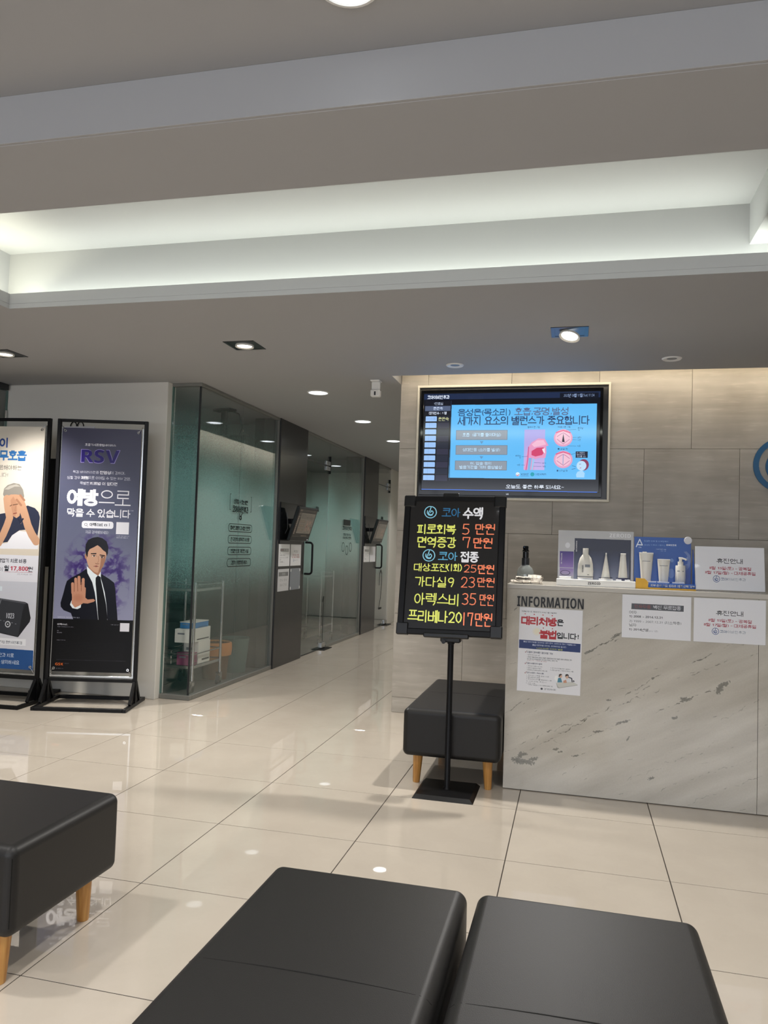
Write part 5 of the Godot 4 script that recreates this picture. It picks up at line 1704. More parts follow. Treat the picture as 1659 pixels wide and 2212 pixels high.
func trolley(label: String, at: Vector3) -> Node3D:
	var t := thing("instrument_trolley", label, "trolley", at)
	for sx in [-1.0, 1.0]:
		for sz in [-1.0, 1.0]:
			var q := Vector3(sx * 0.17, 0, sz * 0.24)
			part("post", tube(begin(), [q + Vector3(0, 0.1, 0), q + Vector3(0, 0.86, 0)], 0.011, 12).commit(), M.steel, t)
			var k := part("castor", tube(begin(), [q + Vector3(-0.012, 0.035, 0.02), q + Vector3(0.012, 0.035, 0.02)], 0.035, 20).commit(), M.rubber, t)
			part("fork", slab(q + Vector3(-0.018, 0.03, -0.012), q + Vector3(-0.013, 0.1, 0.03), 0.001), M.steel, k)
			part("fork", slab(q + Vector3(0.013, 0.03, -0.012), q + Vector3(0.018, 0.1, 0.03), 0.001), M.steel, k)
			part("fork", slab(q + Vector3(-0.018, 0.085, -0.014), q + Vector3(0.018, 0.1, 0.03), 0.002), M.steel, k)
	for h in [0.2, 0.8]:
		part("shelf", slab(Vector3(-0.165, h - 0.015, -0.235), Vector3(0.165, h + 0.01, 0.235), 0.003), M.steel, t)
	for h in [0.3, 0.84]:
		for s in [-1.0, 1.0]:
			part("guard_rail", tube(begin(), [Vector3(s * 0.17, h, -0.24), Vector3(s * 0.17, h, 0.24)], 0.005, 8).commit(), M.steel, t)
			part("guard_rail", tube(begin(), [Vector3(-0.17, h, s * 0.24), Vector3(0.17, h, s * 0.24)], 0.005, 8).commit(), M.steel, t)
	return t

func carton(label: String, m: String, at: Vector3, s: Vector3, lid: String) -> void:
	var t := thing("carton", label, "box", at)
	part("body", slab(Vector3(-s.x / 2, 0, -s.z / 2), Vector3(s.x / 2, s.y, s.z / 2), 0.002), M[m], t)
	if lid:
		part("lid", slab(Vector3(-s.x / 2 - 0.002, s.y, -s.z / 2 - 0.002), Vector3(s.x / 2 + 0.002, s.y + 0.006, s.z / 2 + 0.002), 0.001), M[lid], t)
	part("print_band", slab(Vector3(-s.x * 0.32, s.y * 0.6, s.z / 2), Vector3(s.x * 0.1, s.y * 0.72, s.z / 2 + 0.0006)), M.paper_grey, t)
	part("print_band", slab(Vector3(s.x / 2, s.y * 0.12, -s.z * 0.42), Vector3(s.x / 2 + 0.0006, s.y * 0.2, s.z * 0.2)), M.ink, t)

# ---------------------------------------------------------------- what is printed on the sheets, screens and boards (rectangles, outlines, strokes, lettering)
const PRINT_SCREEN := [1344, 760, [
	["R",0,0,1344,760,"#060a16",0],
	["R",0,8,1344,52,"#1b2a4a",0],
	["R",1047,16,1329,58,"#0a1020",0],
	["T","2020년 08월 11일(Tue) 11:24",1074,21,1300,49,"#9fb6dd",0.1,0],
	["T","코아이비인후과",28,18,205,49,"#e8f0ff",0.13,0],
	["R",13,62,215,104,"#10131f",0],
	["T","1진료실",81,73,154,94,"#c4d2ea",0.11,0],
	["R",13,102,215,143,"#56637f",0],
	["T","윤은숙",78,110,155,133,"#d6e6ff",0.12,0],
	["R",13,141,215,178,"#10131f",0],
	["T","대기인수 : 1 명",45,146,185,170,"#dfe8f8",0.13,0],
	["R",117,182,207,229,"#1a1f33",0],
	["R",20,182,109,222,"#9cc4f6",4],
	["L",[51,185,52,220],2,"#86aee4"],
	["R",116,232,207,279,"#2a2a40",0],
	["R",19,233,108,273,"#9cc4f6",4],
	["L",[51,235,51,271],2,"#86aee4"],
	["R",116,283,207,330,"#1a1f33",0],
	["R",18,284,107,323,"#9cc4f6",4],
	["L",[50,286,50,322],2,"#86aee4"],
	["R",115,333,206,380,"#2a2a40",0],
	["R",18,334,107,374,"#9cc4f6",4],
	["L",[49,337,50,372],2,"#86aee4"],
	["R",114,384,206,431,"#1a1f33",0],
	["R",17,385,106,425,"#9cc4f6",4],
	["L",[49,387,49,423],2,"#86aee4"],
	["R",114,435,206,481,"#2a2a40",0],
	["R",16,436,105,475,"#9cc4f6",4],
	["L",[48,438,48,474],2,"#86aee4"],
	["R",113,485,205,532,"#1a1f33",0],
	["R",15,487,105,526,"#9cc4f6",4],
	["L",[47,489,48,525],2,"#86aee4"],
	["R",112,536,205,582,"#2a2a40",0],
	["R",15,538,104,577,"#9cc4f6",4],
	["L",[47,540,47,576],2,"#86aee4"],
	["R",112,587,204,633,"#1a1f33",0],
	["R",14,589,104,628,"#9cc4f6",4],
	["L",[46,591,46,627],2,"#86aee4"],
	["R",111,638,204,684,"#2a2a40",0],
	["R",13,640,103,679,"#9cc4f6",4],
	["L",[45,642,45,678],2,"#86aee4"],
	["T","01 진료",28,193,100,211,"#7fa4dc",0.09,0],
	["T","윤은숙",120,190,205,218,"#d9dca0",0.11,0],
	["P",[224,95,1319,98,1320,661,215,659],"#63bdf8"],
	["L",[219,64,222,677],4,"#2d3a55"],
	["T","음성은(목소리)",273,127,682,184,"#223a66",0.1,0],
	["T","호흡,공명,발성",709,122,1111,182,"#5a6488",0.1,0],
	["T","세가지 요소의 밸런스가 중요합니다",274,185,1267,256,"#223a66",0.1,0],
	["R",264,292,661,367,"#6f7580",0],
	["R",267,295,658,364,"#8f9aa8",0],
	["R",265,408,663,481,"#6f7580",0],
	["R",268,411,660,478,"#8f9aa8",0],
	["R",262,527,662,599,"#6f7580",0],
	["R",265,530,659,596,"#8f9aa8",0],
	["T","호흡  (공기를 들이마심)",314,313,613,341,"#bfe4ff",0.1,0],
	["T","성대진동 (소리를 발생)",319,429,608,456,"#bfe4ff",0.1,0],
	["T","혀, 입술 등의",380,535,543,558,"#bfe4ff",0.1,0],
	["T","발음기관을 거쳐 음성발성",297,563,624,589,"#bfe4ff",0.1,0],
	["P",[451,377,479,377,465,398],"#5f95c4"],
	["P",[452,492,481,493,466,513],"#5f95c4"],
	["G",789,289,944,594,"#a9a4e6","#c9b4ea"],
	["P",[793,594,807,503,820,421,845,386,894,356,943,360,972,411,954,414,957,463,950,503,906,503,866,513,868,594],"#e79ac4"],
	["P",[845,401,884,371,934,370,954,402,914,412,865,422],"#f4bcd6"],
	["P",[846,452,885,427,934,424,947,453,925,481,876,493,846,482],"#d2426e"],
	["P",[923,437,944,428,947,468,935,463],"#f6e2ee"],
	["P",[826,503,848,503,838,594,818,594],"#7fb4e8"],
	["P",[854,503,870,513,860,594,846,594],"#9cc8f0"],
	["L",[823,421,819,513,808,594],6,"#c8508e"],
	["E",1009,288,1147,418,"#e6a2c4"],
	["E",1021,303,1136,404,"#f2c3d6"],
	["L",[1026,313,1077,297,1128,314],9,"#e0628c"],
	["L",[1033,343,1062,323,1078,315,1095,324,1124,346],4,"#b87aa0"],
	["L",[1034,363,1079,398,1124,364],4,"#b87aa0"],
	["E",1012,449,1150,579,"#e6a2c4"],
	["E",1024,463,1138,565,"#f2c3d6"],
	["L",[1029,474,1080,458,1131,474],9,"#e0628c"],
	["L",[1036,504,1065,484,1080,476,1098,484,1127,506],4,"#b87aa0"],
	["L",[1036,524,1082,558,1127,524],4,"#b87aa0"],
	["P",[1078,321,1069,383,1089,384],"#2b2438"],
	["L",[1080,479,1080,549],5,"#8aa0cc"],
	["T","앞에서 본 그림",811,263,903,278,"#27507c",0.1,0],
	["T","위에서 본 그림",1035,264,1129,278,"#27507c",0.1,0],
	["T","후두덮",1181,273,1222,288,"#27507c",0.1,0],
	["T","개",1182,289,1195,301,"#27507c",0.1,0],
	["T","성대",1181,343,1208,356,"#27507c",0.1,0],
	["T","기관",1181,363,1207,376,"#27507c",0.1,0],
	["T","식도",1180,407,1207,420,"#27507c",0.1,0],
	["T","① 숨쉴 때",1039,428,1113,442,"#27507c",0.09,0],
	["T","② 소리낼 때",1035,591,1114,605,"#27507c",0.09,0],
	["T","후두덮",724,482,766,495,"#27507c",0.1,0],
	["T","개",751,497,765,509,"#27507c",0.1,0],
	["T","식도",739,551,765,564,"#27507c",0.1,0],
	["T","성대",926,536,954,548,"#27507c",0.1,0],
	["T","기관",927,562,955,574,"#27507c",0.1,0],
	["L",[1099,294,1171,289],2,"#2f5f92"],
	["L",[1148,349,1175,350],2,"#2f5f92"],
	["L",[1144,366,1175,367],2,"#2f5f92"],
	["L",[1110,412,1173,414],2,"#2f5f92"],
	["L",[1136,479,1172,466],2,"#2f5f92"],
	["L",[774,494,816,492],2,"#2f5f92"],
	["L",[772,557,797,558],2,"#2f5f92"],
	["L",[867,539,921,541],2,"#2f5f92"],
	["L",[863,566,922,567],2,"#2f5f92"],
	["R",1172,454,1259,501,"#131b33",0],
	["T","이 부분이",1179,458,1237,470,"#dfe8ff",0.1,0],
	["T","떨리면서",1179,472,1238,483,"#dfe8ff",0.1,0],
	["T","소리를 낸다",1180,486,1247,498,"#dfe8ff",0.1,0],
	["E",1194,511,1269,595,"#8a3a5c"],
	["E",1180,524,1251,596,"#bfe0f8"],
	["P",[1187,605,1220,593,1240,615,1237,647,1181,647,1177,625],"#a8d8fa"],
	["L",[1200,550,1210,548],3,"#41506e"],
	["L",[1147,560,1173,567],3,"#2f5f92"],
	["L",[1145,587,1172,581],3,"#2f5f92"],
	["L",[1205,577,1212,575],4,"#d0507c"],
	["E",731,612,761,642,"#d8f0ff"],
	["L",[736,633,746,639,756,629],5,"#e05a6c"],
	["T","부산일보신문",770,620,828,634,"#27507c",0.09,0],
	["E",841,612,871,642,"#1fa0b4"],
	["T","대한의학회",876,619,959,634,"#27507c",0.09,0],
	["L",[770,640,828,640],2,"#2f5f92"],
	["T","오늘도 좋은 하루 되세요~",658,706,1092,736,"#eaf2ff",0.12,0],
	["L",[4,750,689,752,1330,755],5,"#1f6fe8"]]]
const PRINT_BOARD := [1050, 1560, [
	["R",0,0,1050,1560,"#08090b",0],
	["L",[255,64,270,69,284,78,296,89,304,103,310,119,313,135,312,151,307,167,299,180,288,192,275,200,261,206,245,207,229,205,214,200,200,191,189,179,180,165,174,150,172,133,174,117,179,102,187,88,198,77,211,68,226,63,242,62],11,"#8cd0e6"],
	["L",[248,66,236,113,222,139,220,144,223,154,231,161,240,166,251,167,261,164,269,158,274,149,275,139,272,129,265,121,256,116,243,139],11,"#8cd0e6"],
	["L",[207,117,205,146,223,171,248,177,265,171],11,"#8cd0e6"],
	["L",[265,605,280,610,293,618,305,629,314,643,319,658,322,673,321,689,316,704,308,718,298,729,285,738,270,743,255,745,239,743,225,738,211,730,200,719,191,705,186,690,183,674,185,658,190,643,198,630,209,619,222,610,237,605,252,604],11,"#8cd0e6"],
	["L",[258,607,246,653,232,679,230,684,234,693,241,700,251,705,261,705,271,702,279,696,284,688,285,678,282,669,275,661,266,656,253,678],11,"#8cd0e6"],
	["L",[217,658,215,686,234,710,258,715,275,709],11,"#8cd0e6"],
	["T","코아",376,78,596,195,"#2a6f9e",0.1,1],
	["T","수액",625,67,861,221,"#e6e6ea",0.13,1],
	["T","피로회복",96,285,557,413,"#e9ef72",0.12,1],
	["T","5",628,276,712,411,"#ff8a62",0.1,1],
	["T","만원",778,273,1004,407,"#ff8a62",0.1,1],
	["T","면역증강",106,442,563,580,"#e9ef72",0.11,1],
	["T","7",638,439,727,575,"#ff8a62",0.1,1],
	["T","만원",762,445,981,576,"#ff8a62",0.11,1],
	["T","코아",361,625,587,735,"#5fb2d8",0.1,1],
	["T","접종",621,615,834,751,"#e6e6ea",0.14,1],
	["T","대상포진",84,772,471,873,"#e9ef72",0.11,1],
	["T","(1회)",469,767,645,866,"#e9ef72",0.12,1],
	["T","25",668,776,810,871,"#ff8a62",0.1,1],
	["T","만원",826,772,1011,885,"#ff8a62",0.12,1],
	["T","가다실9",106,930,562,1060,"#e9ef72",0.1,1],
	["T","23",641,923,802,1053,"#ff8a62",0.08,1],
	["T","만원",826,926,1020,1040,"#ff8a62",0.1,1],
	["T","아렉스비",111,1128,621,1279,"#e9ef72",0.09,1],
	["T","35",661,1117,822,1258,"#ff8a62",0.08,1],
	["T","만원",859,1123,1020,1259,"#ff8a62",0.08,1],
	["T","프리베나20",45,1332,670,1486,"#e9ef72",0.1,1],
	["T","17",686,1345,797,1500,"#ff8a62",0.09,1],
	["T","만원",815,1344,1009,1503,"#ff8a62",0.09,1]]]
const PRINT_POSTER := [840, 1120, [
	["R",0,0,840,1120,"#e9e9ec",0],
	["T","의료법 제17조 2항에 의거 2020년 2월 28일부터",29,46,496,66,"#2a2c34",0.1,0],
	["E",69,82,84,96,"#b8252f"],
	["E",191,82,207,97,"#b8252f"],
	["E",309,84,324,99,"#b8252f"],
	["E",431,84,446,99,"#b8252f"],
	["E",319,257,335,271,"#b8252f"],
	["E",439,257,454,272,"#b8252f"],
	["T","대리처방",25,117,505,237,"#b8252f",0.17,0],
	["T","은",503,134,594,223,"#15161a",0.16,0],
	["T","불법",273,287,503,406,"#b8252f",0.17,0],
	["T","입니다!",508,307,804,392,"#15161a",0.15,0],
	["S",175,254,306,377,"#f2e3b0",0.5],
	["P",[8,438,824,440,824,554,9,551],"#23386e"],
	["T","불법 대리처방을 강요하는 경우 환자, 보호자도 형사 처벌됩니다.",65,450,770,470,"#dfe6f6",0.1,0],
	["T","불법 대리처방 하지도, 요구하지도 맙시다.",187,486,647,509,"#dfe6f6",0.1,0],
	["T","5,000,000원 이하의 벌금",243,525,593,545,"#e3e85a",0.11,0],
	["T","다음의 경우에만 대리처방 가능",120,582,466,610,"#2c3550",0.11,0],
	["L",[93,595,101,606,115,581],5,"#8c3a3e"],
	["T","대리수령자의 범위",122,733,327,757,"#2c3550",0.11,0],
	["L",[95,746,103,758,117,733],5,"#8c3a3e"],
	["T","대리수령자 구비서류",123,858,353,881,"#2c3550",0.11,0],
	["L",[97,871,105,883,119,857],5,"#8c3a3e"],
	["T","1. 환자의 의식이 없는 경우",122,624,293,641,"#4a4d55",0.09,0],
	["T","2. 환자의 거동이 현저히 곤란하고 동일한 상병에 대하여 장기간 동일한 처방이 이루어지는 경우",122,652,717,673,"#4a4d55",0.09,0],
	["T","로서 환자 및 의약품에 대한 안전성을 인정하는 경우만 가능",122,679,532,698,"#4a4d55",0.09,0],
	["T","1. 환자의 직계존속 및 비속",124,773,331,789,"#4a4d55",0.09,0],
	["T","2. 배우자 및 배우자의 직계존속",124,799,322,815,"#4a4d55",0.09,0],
	["T","3. 형제자매 노인의료복지시설에서 근무하는 사람",124,824,397,841,"#4a4d55",0.09,0],
	["T","4. 환자의 직계비속의 배우자",437,777,703,794,"#4a4d55",0.09,0],
	["T","5. 교정시설 직원 그 밖에 인정하는 사람",437,803,742,820,"#4a4d55",0.09,0],
	["T","1. 환자의 신분증 또는 사본",121,898,425,914,"#4a4d55",0.09,0],
	["T","2. 대리수령자의 신분증",121,922,306,938,"#4a4d55",0.09,0],
	["T","3. 환자와의 관계를 증명하는 서류",122,947,461,963,"#4a4d55",0.09,0],
	["T","4. 대리처방 확인서",122,974,393,990,"#4a4d55",0.09,0],
	["T","5. 관련 서류",122,1001,245,1016,"#4a4d55",0.09,0],
	["T","가족관계증명서 주민등록표등본 등",144,1022,477,1037,"#4a4d55",0.09,0],
	["T","보호자의 가족임을 증명",123,702,386,713,"#a06a70",0.08,0],
	["P",[520,975,727,940,803,975,565,1035,544,1030],"#cfcfc8"],
	["P",[520,972,547,1021,565,1035,803,977,803,985,562,1044,539,1037],"#a9aaa4"],
	["E",497,880,546,948,"#f6f6f4"],
	["P",[545,912,580,897,602,962,537,969],"#4f8aa0"],
	["E",555,858,598,907,"#d9b49c"],
	["P",[551,894,556,860,579,850,600,862,579,870,565,892],"#3a2c28"],
	["P",[644,910,690,888,727,946,657,957],"#dfe2e6"],
	["E",640,860,683,909,"#d9b49c"],
	["P",[638,887,640,856,663,847,684,859,680,889,670,866],"#2e2624"],
	["P",[613,943,650,922,663,963,619,970],"#c8967c"],
	["L",[685,889,723,901,731,945],14,"#3b3f4a"],
	["P",[738,927,755,922,763,943,747,949],"#4b4e56"],
	["E",317,1057,348,1083,"#3c4048"],
	["T","경기도의사회",365,1058,519,1081,"#3c4048",0.1,0]]]
const PRINT_VACCINE := [900, 570, [
	["R",0,0,900,570,"#f5f5f8",0],
	["P",[124,113,805,114,804,193,121,190],"#3b3f49"],
	["T","인유두종",162,126,379,174,"#8e3a3c",0.12,0],
	["T","백신 무료접종",410,124,770,177,"#e2e2e8",0.11,0],
	["T","여자",94,210,194,252,"#34363c",0.1,0],
	["T","1) 2008 – 2014.12.31",95,271,532,305,"#34363c",0.12,0],
	["T","2) 1999 – 2007.12.31 (저소득층)",96,328,777,369,"#4e5056",0.09,0],
	["T","남자",97,379,193,420,"#34363c",0.1,0],
	["T","1) 2014년생",92,438,348,479,"#34363c",0.12,0],
	["T","(2014. 기준)",351,457,476,481,"#9a9aa0",0.08,0]]]
const PRINT_HOLIDAY := [900, 570, [
	["R",0,0,900,570,"#f5f5f8",0],
	["T","휴진안내",282,153,622,219,"#2e3036",0.12,0],
	["T","8월 15일(토) – 광복절",185,260,727,306,"#b03a50",0.12,0],
	["T","8월 17일(월) – 대체공휴일",127,319,781,366,"#b03a50",0.12,0],
	["L",[285,383,294,386,302,391,309,397,315,405,318,414,319,423,319,432,316,441,311,450,305,457,297,462,288,465,279,467,269,466,260,463,252,458,245,452,240,444,236,435,235,426,236,416,239,407,244,399,251,392,259,387,268,384,277,383],7,"#3c5f9c"],
	["L",[281,385,273,412,265,427,263,431,266,436,270,440,276,443,282,443,288,441,293,437,296,432,297,426,295,421,291,416,286,414,277,427],7,"#3c5f9c"],
	["L",[256,415,254,432,266,446,281,449,291,445],7,"#3c5f9c"],
	["T","코아",333,406,424,443,"#3c5a86",0.12,0],
	["T","이비인후과",426,405,658,442,"#7f8a9c",0.09,0]]]
const PRINT_VIRUS := [600, 1800, [
	["G",0,0,600,620,"#4a4a5e","#565a72"],
	["G",0,620,600,1420,"#565a72","#8a8ca6"],
	["SMOKE",60,780,560,1420],
	["T","호흡기세포융합바이러스",177,114,413,133,"#ececf4",0.12,0],
	["T","RSV",149,156,447,261,"#9a8fd0",0.2,3],
	["T","RSV",154,160,441,257,"#2c2070",0.2,2],
	["T","독감 바이러스만큼",94,318,292,338,"#cfd0de",0.09,0],
	["T","전염성",299,315,380,340,"#ececf4",0.13,0],
	["T","이 강하며,",380,316,490,340,"#cfd0de",0.09,0],
	["T","심할 경우",53,360,153,383,"#cfd0de",0.09,0],
	["T","폐렴",159,358,214,382,"#ececf4",0.14,0],
	["T","으로 이어질 수 있는 RSV 감염,",214,357,534,381,"#cfd0de",0.09,0],
	["T","특별한",151,399,223,423,"#cfd0de",0.09,0],
	["T","치료법",228,399,308,422,"#ececf4",0.13,0],
	["T","이 없다면",320,398,434,423,"#ececf4",0.12,0],
	["T","예방",59,453,296,580,"#ececf4",0.17,0],
	["T","으로",300,458,541,569,"#ececf4",0.07,0],
	["T","막을 수 있습니다",65,599,542,662,"#ececf4",0.12,0],
	["T","SGB",541,600,565,608,"#b8b8c8",0.1,0],
	["R",181,690,420,744,"#e6e7f0",19],
	["E",200,706,223,727,"#70747f"],
	["E",203,709,220,724,"#e6e7f0"],
	["L",[219,725,226,732],3,"#70747f"],
	["T","아렉스비",240,702,336,729,"#33363f",0.13,0],
	["R",350,710,372,725,"#5e626e",2],
	["E",356,713,366,723,"#e6e7f0"],
	["L",[389,705,389,723],4,"#5e626e"],
	["R",441,692,536,781,"#e4e4ec",0],
	["T","지금 검색해보세요!",212,760,387,784,"#c8c9d6",0.08,0],
	["T","자세한 정보 보러가기",447,791,540,798,"#cfcfdc",0.1,0],
	["T","홈페이지로 이동합니다",446,804,533,810,"#cfcfdc",0.1,0],
	["P",[230,1046,184,1080,126,1111,91,1138,80,1175,68,1233,51,1299,54,1328,77,1353,133,1372,162,1440,486,1435,479,1363,466,1270,458,1190,446,1140,407,1112,346,1078],"#0d0f1a"],
	["P",[250,987,339,998,343,1078,321,1097,287,1080,246,1052],"#a5785f"],
	["P",[235,1024,243,1074,283,1142,306,1217,322,1304,343,1437,411,1434,397,1301,380,1215,358,1143,346,1111,343,1060,325,1093,291,1073],"#dfe8ee"],
	["P",[307,1107,323,1090,343,1101,348,1129,368,1201,394,1301,408,1402,405,1435,345,1437,334,1361,320,1231,308,1145],"#07080e"],
	["P",[226,929,230,976,244,1016,267,1044,294,1064,317,1072,338,1056,359,1019,373,975,379,939,372,888,337,860,271,855,235,885],"#c49a80"],
	["P",[341,940,372,939,372,980,357,1021,338,1056,324,1067,336,1013],"#9c7159"],
	["E",216,931,235,971,"#a5785f"],
	["P",[227,944,218,908,219,864,236,830,269,813,306,806,343,815,375,838,390,880,389,924,381,947,373,917,352,903,331,882,308,867,279,884,250,899,239,921,238,958],"#14131a"],
	["P",[260,928,303,925,302,934,262,935],"#1c1616"],
	["P",[327,935,366,939,365,946,327,942],"#1c1616"],
	["E",271,943,299,952,"#efe4dc"],
	["E",280,942,292,953,"#1c1414"],
	["E",334,951,361,960,"#e2d4ca"],
	["E",340,950,352,961,"#1c1414"],
	["L",[268,946,284,941,302,947],3,"#2a1d18"],
	["L",[332,953,347,948,362,955],3,"#2a1d18"],
	["L",[317,948,323,984,314,999],4,"#a5785f"],
	["L",[300,1002,312,1006,326,1004],5,"#8c614c"],
	["P",[289,1022,307,1016,322,1022,306,1030],"#9c5c52"],
	["L",[286,1023,323,1023],3,"#6a3a34"],
	["P",[132,1282,147,1267,208,1301,205,1330,180,1342,143,1336,123,1311],"#dfe6ea"],
	["P",[129,1195,136,1260,134,1300,161,1332,194,1316,222,1297,256,1299,302,1284,312,1274,299,1264,255,1269,237,1256,237,1184,209,1163,143,1165],"#c08a70"],
	["L",[135,1157,140,1223],22,"#c08a70"],
	["L",[157,1122,164,1215],22,"#c08a70"],
	["L",[181,1108,189,1211],22,"#c08a70"],
	["L",[214,1123,218,1213],22,"#c08a70"],
	["L",[148,1165,151,1214],4,"#8a5640"],
	["L",[171,1135,177,1209],4,"#8a5640"],
	["L",[200,1145,203,1208],4,"#8a5640"],
	["S",138,1223,230,1293,"#a86c54",0.5],
	["T","질병관리청 예방접종도우미 참고",34,1400,201,1408,"#c6c8d8",0.08,0],
	["P",[-9,1417,604,1413,600,1811,-7,1803],"#08080b"],
	["T","아렉스비.",34,1449,116,1464,"#dcdce4",0.13,0],
	["T","호흡기세포융합바이러스백신",35,1471,158,1477,"#8c8c98",0.1,0],
	["R",505,1435,574,1496,"#d4d4dc",0],
	["T","제품 정보 보기",435,1446,500,1452,"#8c8c98",0.09,0],
	["T","효능",34,1500,48,1507,"#8c8c98",0.09,0],
	["T","용법용량",34,1514,73,1521,"#8c8c98",0.09,0],
	["T","사용상의 주의사항",34,1569,101,1575,"#8c8c98",0.1,0],
	["L",[37,1585,551,1582],1,"#16161b"],
	["L",[36,1590,550,1588],1,"#16161b"],
	["L",[36,1596,549,1594],1,"#16161b"],
	["L",[36,1602,548,1600],1,"#16161b"],
	["L",[36,1608,547,1606],1,"#16161b"],
	["L",[35,1614,546,1611],1,"#16161b"],
	["L",[35,1619,545,1617],1,"#16161b"],
	["L",[35,1625,545,1623],1,"#16161b"],
	["L",[34,1631,544,1629],1,"#16161b"],
	["L",[34,1637,543,1635],1,"#16161b"],
	["L",[34,1643,542,1640],1,"#16161b"],
	["L",[34,1648,541,1646],1,"#16161b"],
	["L",[33,1654,540,1652],1,"#16161b"],
	["L",[33,1660,539,1658],1,"#16161b"],
	["L",[33,1666,539,1664],1,"#16161b"],
	["L",[33,1672,538,1669],1,"#16161b"],
	["L",[32,1677,537,1675],1,"#16161b"],
	["L",[32,1683,536,1681],1,"#16161b"],
	["L",[32,1689,535,1687],1,"#16161b"],
	["L",[32,1695,534,1693],1,"#16161b"],
	["L",[31,1701,533,1698],1,"#16161b"],
	["L",[31,1706,532,1704],1,"#16161b"],
	["L",[41,1715,556,1713],2,"#3c3c44"],
	["T","GSK",33,1738,93,1757,"#d86a2a",0.16,3],
	["T","한국지사",40,1776,95,1783,"#8c8c98",0.1,0],
	["T","대한민국",102,1738,134,1745,"#5c5c66",0.08,0]]]
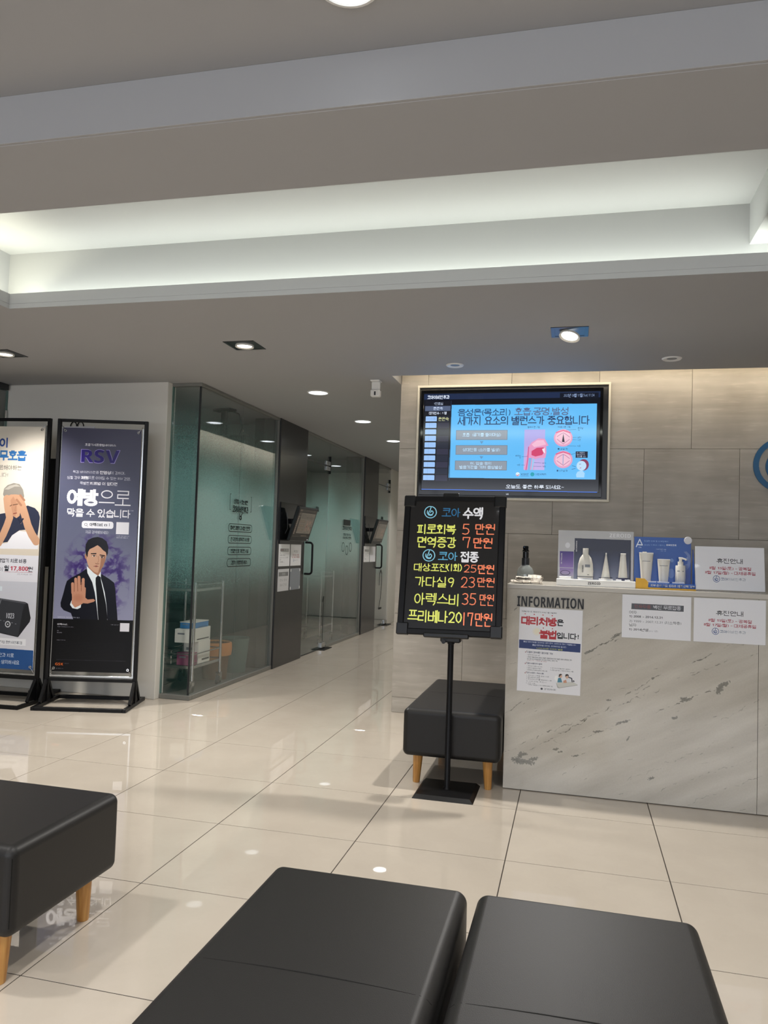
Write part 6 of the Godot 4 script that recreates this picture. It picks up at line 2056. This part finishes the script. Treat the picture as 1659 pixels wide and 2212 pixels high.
const PRINT_APNEA := [600, 1800, [
	["G",0,0,600,430,"#d2cbbf","#dcd3c6"],
	["G",0,430,600,960,"#dcd3c6","#d3c9ba"],
	["R",0,960,600,1800,"#dcdce4",0],
	["T","이",229,85,298,160,"#27468c",0.16,0],
	["T","무호흡",229,181,461,259,"#2f6aa8",0.16,0],
	["T","료해야하는",233,290,425,328,"#46443f",0.08,0],
	["T","니다!",236,348,314,381,"#46443f",0.08,0],
	["P",[39,921,36,842,259,888,339,872,373,814,430,780,497,786,543,832,589,859,590,911],"#e4e4ea"],
	["P",[191,672,271,656,315,648,489,590,548,607,579,636,593,672,591,730,579,831,533,781,496,768,430,776,373,814,339,865,244,881,167,817],"#2b3044"],
	["P",[162,687,234,664,264,678,260,736,165,760],"#2f4a86"],
	["P",[289,529,304,568,317,626,359,665,401,686,426,668,434,610,451,558,444,501,374,480,316,496],"#c69a7c"],
	["P",[365,524,396,567,402,625,390,681,367,669,344,640,333,568],"#b98a6e"],
	["P",[278,511,285,467,313,441,364,424,412,432,443,472,456,522,443,559,427,515,390,509,346,510,309,525,299,547],"#8f8a82"],
	["P",[285,474,328,445,386,433,424,450,372,451,322,474],"#b4afa6"],
	["P",[439,711,460,689,439,729,424,704],"#d0aa90"],
	["L",[312,543,324,612,344,684,326,742,299,808,265,874],58,"#c69a7c"],
	["L",[438,584,469,660,498,739,534,803,573,853],62,"#c69a7c"],
	["L",[395,549,433,588],17,"#a97a60"],
	["L",[408,519,447,569],17,"#c69a7c"],
	["L",[423,515,458,551],16,"#a97a60"],
	["L",[307,547,337,662],24,"#c69a7c"],
	["L",[367,588,404,581],7,"#6d4d3c"],
	["L",[342,597,356,589],6,"#6d4d3c"],
	["L",[390,596,384,629,395,633],5,"#a97a60"],
	["L",[374,653,399,648],7,"#84423a"],
	["P",[408,690,436,729,463,689,452,682,435,711,423,686],"#20263a"],
	["T","양압기 치료 비용",270,987,505,1019,"#23252e",0.12,0],
	["T","없이",236,1053,311,1084,"#33353e",0.08,0],
	["T","월",325,1039,362,1082,"#23252e",0.13,0],
	["T","17,800",375,1043,520,1080,"#b0243c",0.2,2],
	["T","원",519,1043,557,1081,"#23252e",0.12,0],
	["L",[327,1088,557,1084],3,"#b88a94"],
	["T","(보험 후 부담금 기준)",433,1093,556,1107,"#9a9aa4",0.08,0],
	["G",-24,1156,614,1652,"#c6c8d2","#d8d8e0"],
	["R",125,1197,317,1229,"#d8e2ea",0],
	["P",[247,1310,305,1284,511,1304,534,1315,561,1419,555,1448,464,1565,242,1530,216,1426],"#25262b"],
	["P",[302,1293,515,1311,498,1333,471,1558,286,1526,294,1381],"#303238"],
	["P",[519,1315,534,1318,561,1419,554,1448,467,1564,492,1377],"#1a1b1f"],
	["L",[277,1497,293,1374,314,1288],4,"#8d9096"],
	["L",[309,1290,515,1313],8,"#55575e"],
	["T","1023",364,1390,427,1429,"#d8dce4",0.1,1],
	["E",354,1449,400,1497,"#c9cbd0"],
	["E",361,1457,392,1489,"#26272c"],
	["E",371,1467,383,1479,"#c9cbd0"],
	["R",313,1445,323,1449,"#8d9096",0],
	["R",341,1449,351,1453,"#8d9096",0],
	["R",407,1459,417,1464,"#8d9096",0],
	["R",437,1466,447,1470,"#8d9096",0],
	["R",141,1576,531,1625,"#ecedf2",0],
	["T","전문기업 로벤스타인메디컬",292,1594,501,1616,"#5f6672",0.09,0],
	["P",[-17,1648,596,1656,599,1801,-18,1803],"#1d4f8c"],
	["T","진단과 치료",285,1686,439,1715,"#e6ecf6",0.09,0],
	["T","과 상의하세요",295,1735,487,1766,"#e6ecf6",0.09,0]]]
const PRINT_GREYBOX := [740, 480, [
	["G",0,0,740,480,"#b9b9b8","#c2c1c4"],
	["T","ZEROID",506,20,712,56,"#dededf",0.2,2],
	["P",[164,73,716,77,717,455,169,460],"#0c1230"],
	["G",160,185,700,460,"#0e1534","#8d93a8"],
	["G",18,200,156,353,"#3a1c78","#8f74b4"],
	["G",20,358,157,434,"#8f74b4","#b9b2c4"],
	["E",70,116,119,168,"#d9d9dc"]]]
const PRINT_BLUEBOX := [640, 460, [
	["R",0,0,640,460,"#1f55a8",0],
	["L",[23,99,61,25,92,81,31,78],11,"#dfe8f4"],
	["T","선크림",45,98,82,110,"#dfe8f4",0.12,0],
	["T","민감한 피부 및 피부장벽이",113,31,384,48,"#8fb0e0",0.11,0],
	["T","손상된 피부에 사용하는",113,71,355,85,"#8fb0e0",0.11,0],
	["T","피부보호제",363,65,474,84,"#f0f4fa",0.14,0],
	["T","피부 진정과 보습",249,113,363,123,"#cfdcf0",0.12,0],
	["T","사용 가능",293,131,360,138,"#a8c0e4",0.09,0],
	["E",410,205,447,242,"#6f93cc"],
	["E",586,183,627,223,"#7f96c4"],
	["P",[558,136,590,130,628,163,640,221,624,282,587,319,559,311,557,265,599,253,611,203,591,164],"#6d84b8"],
	["E",384,304,458,398,"#5a7ab8"],
	["S",443,240,639,434,"#123a86",0.6]]]
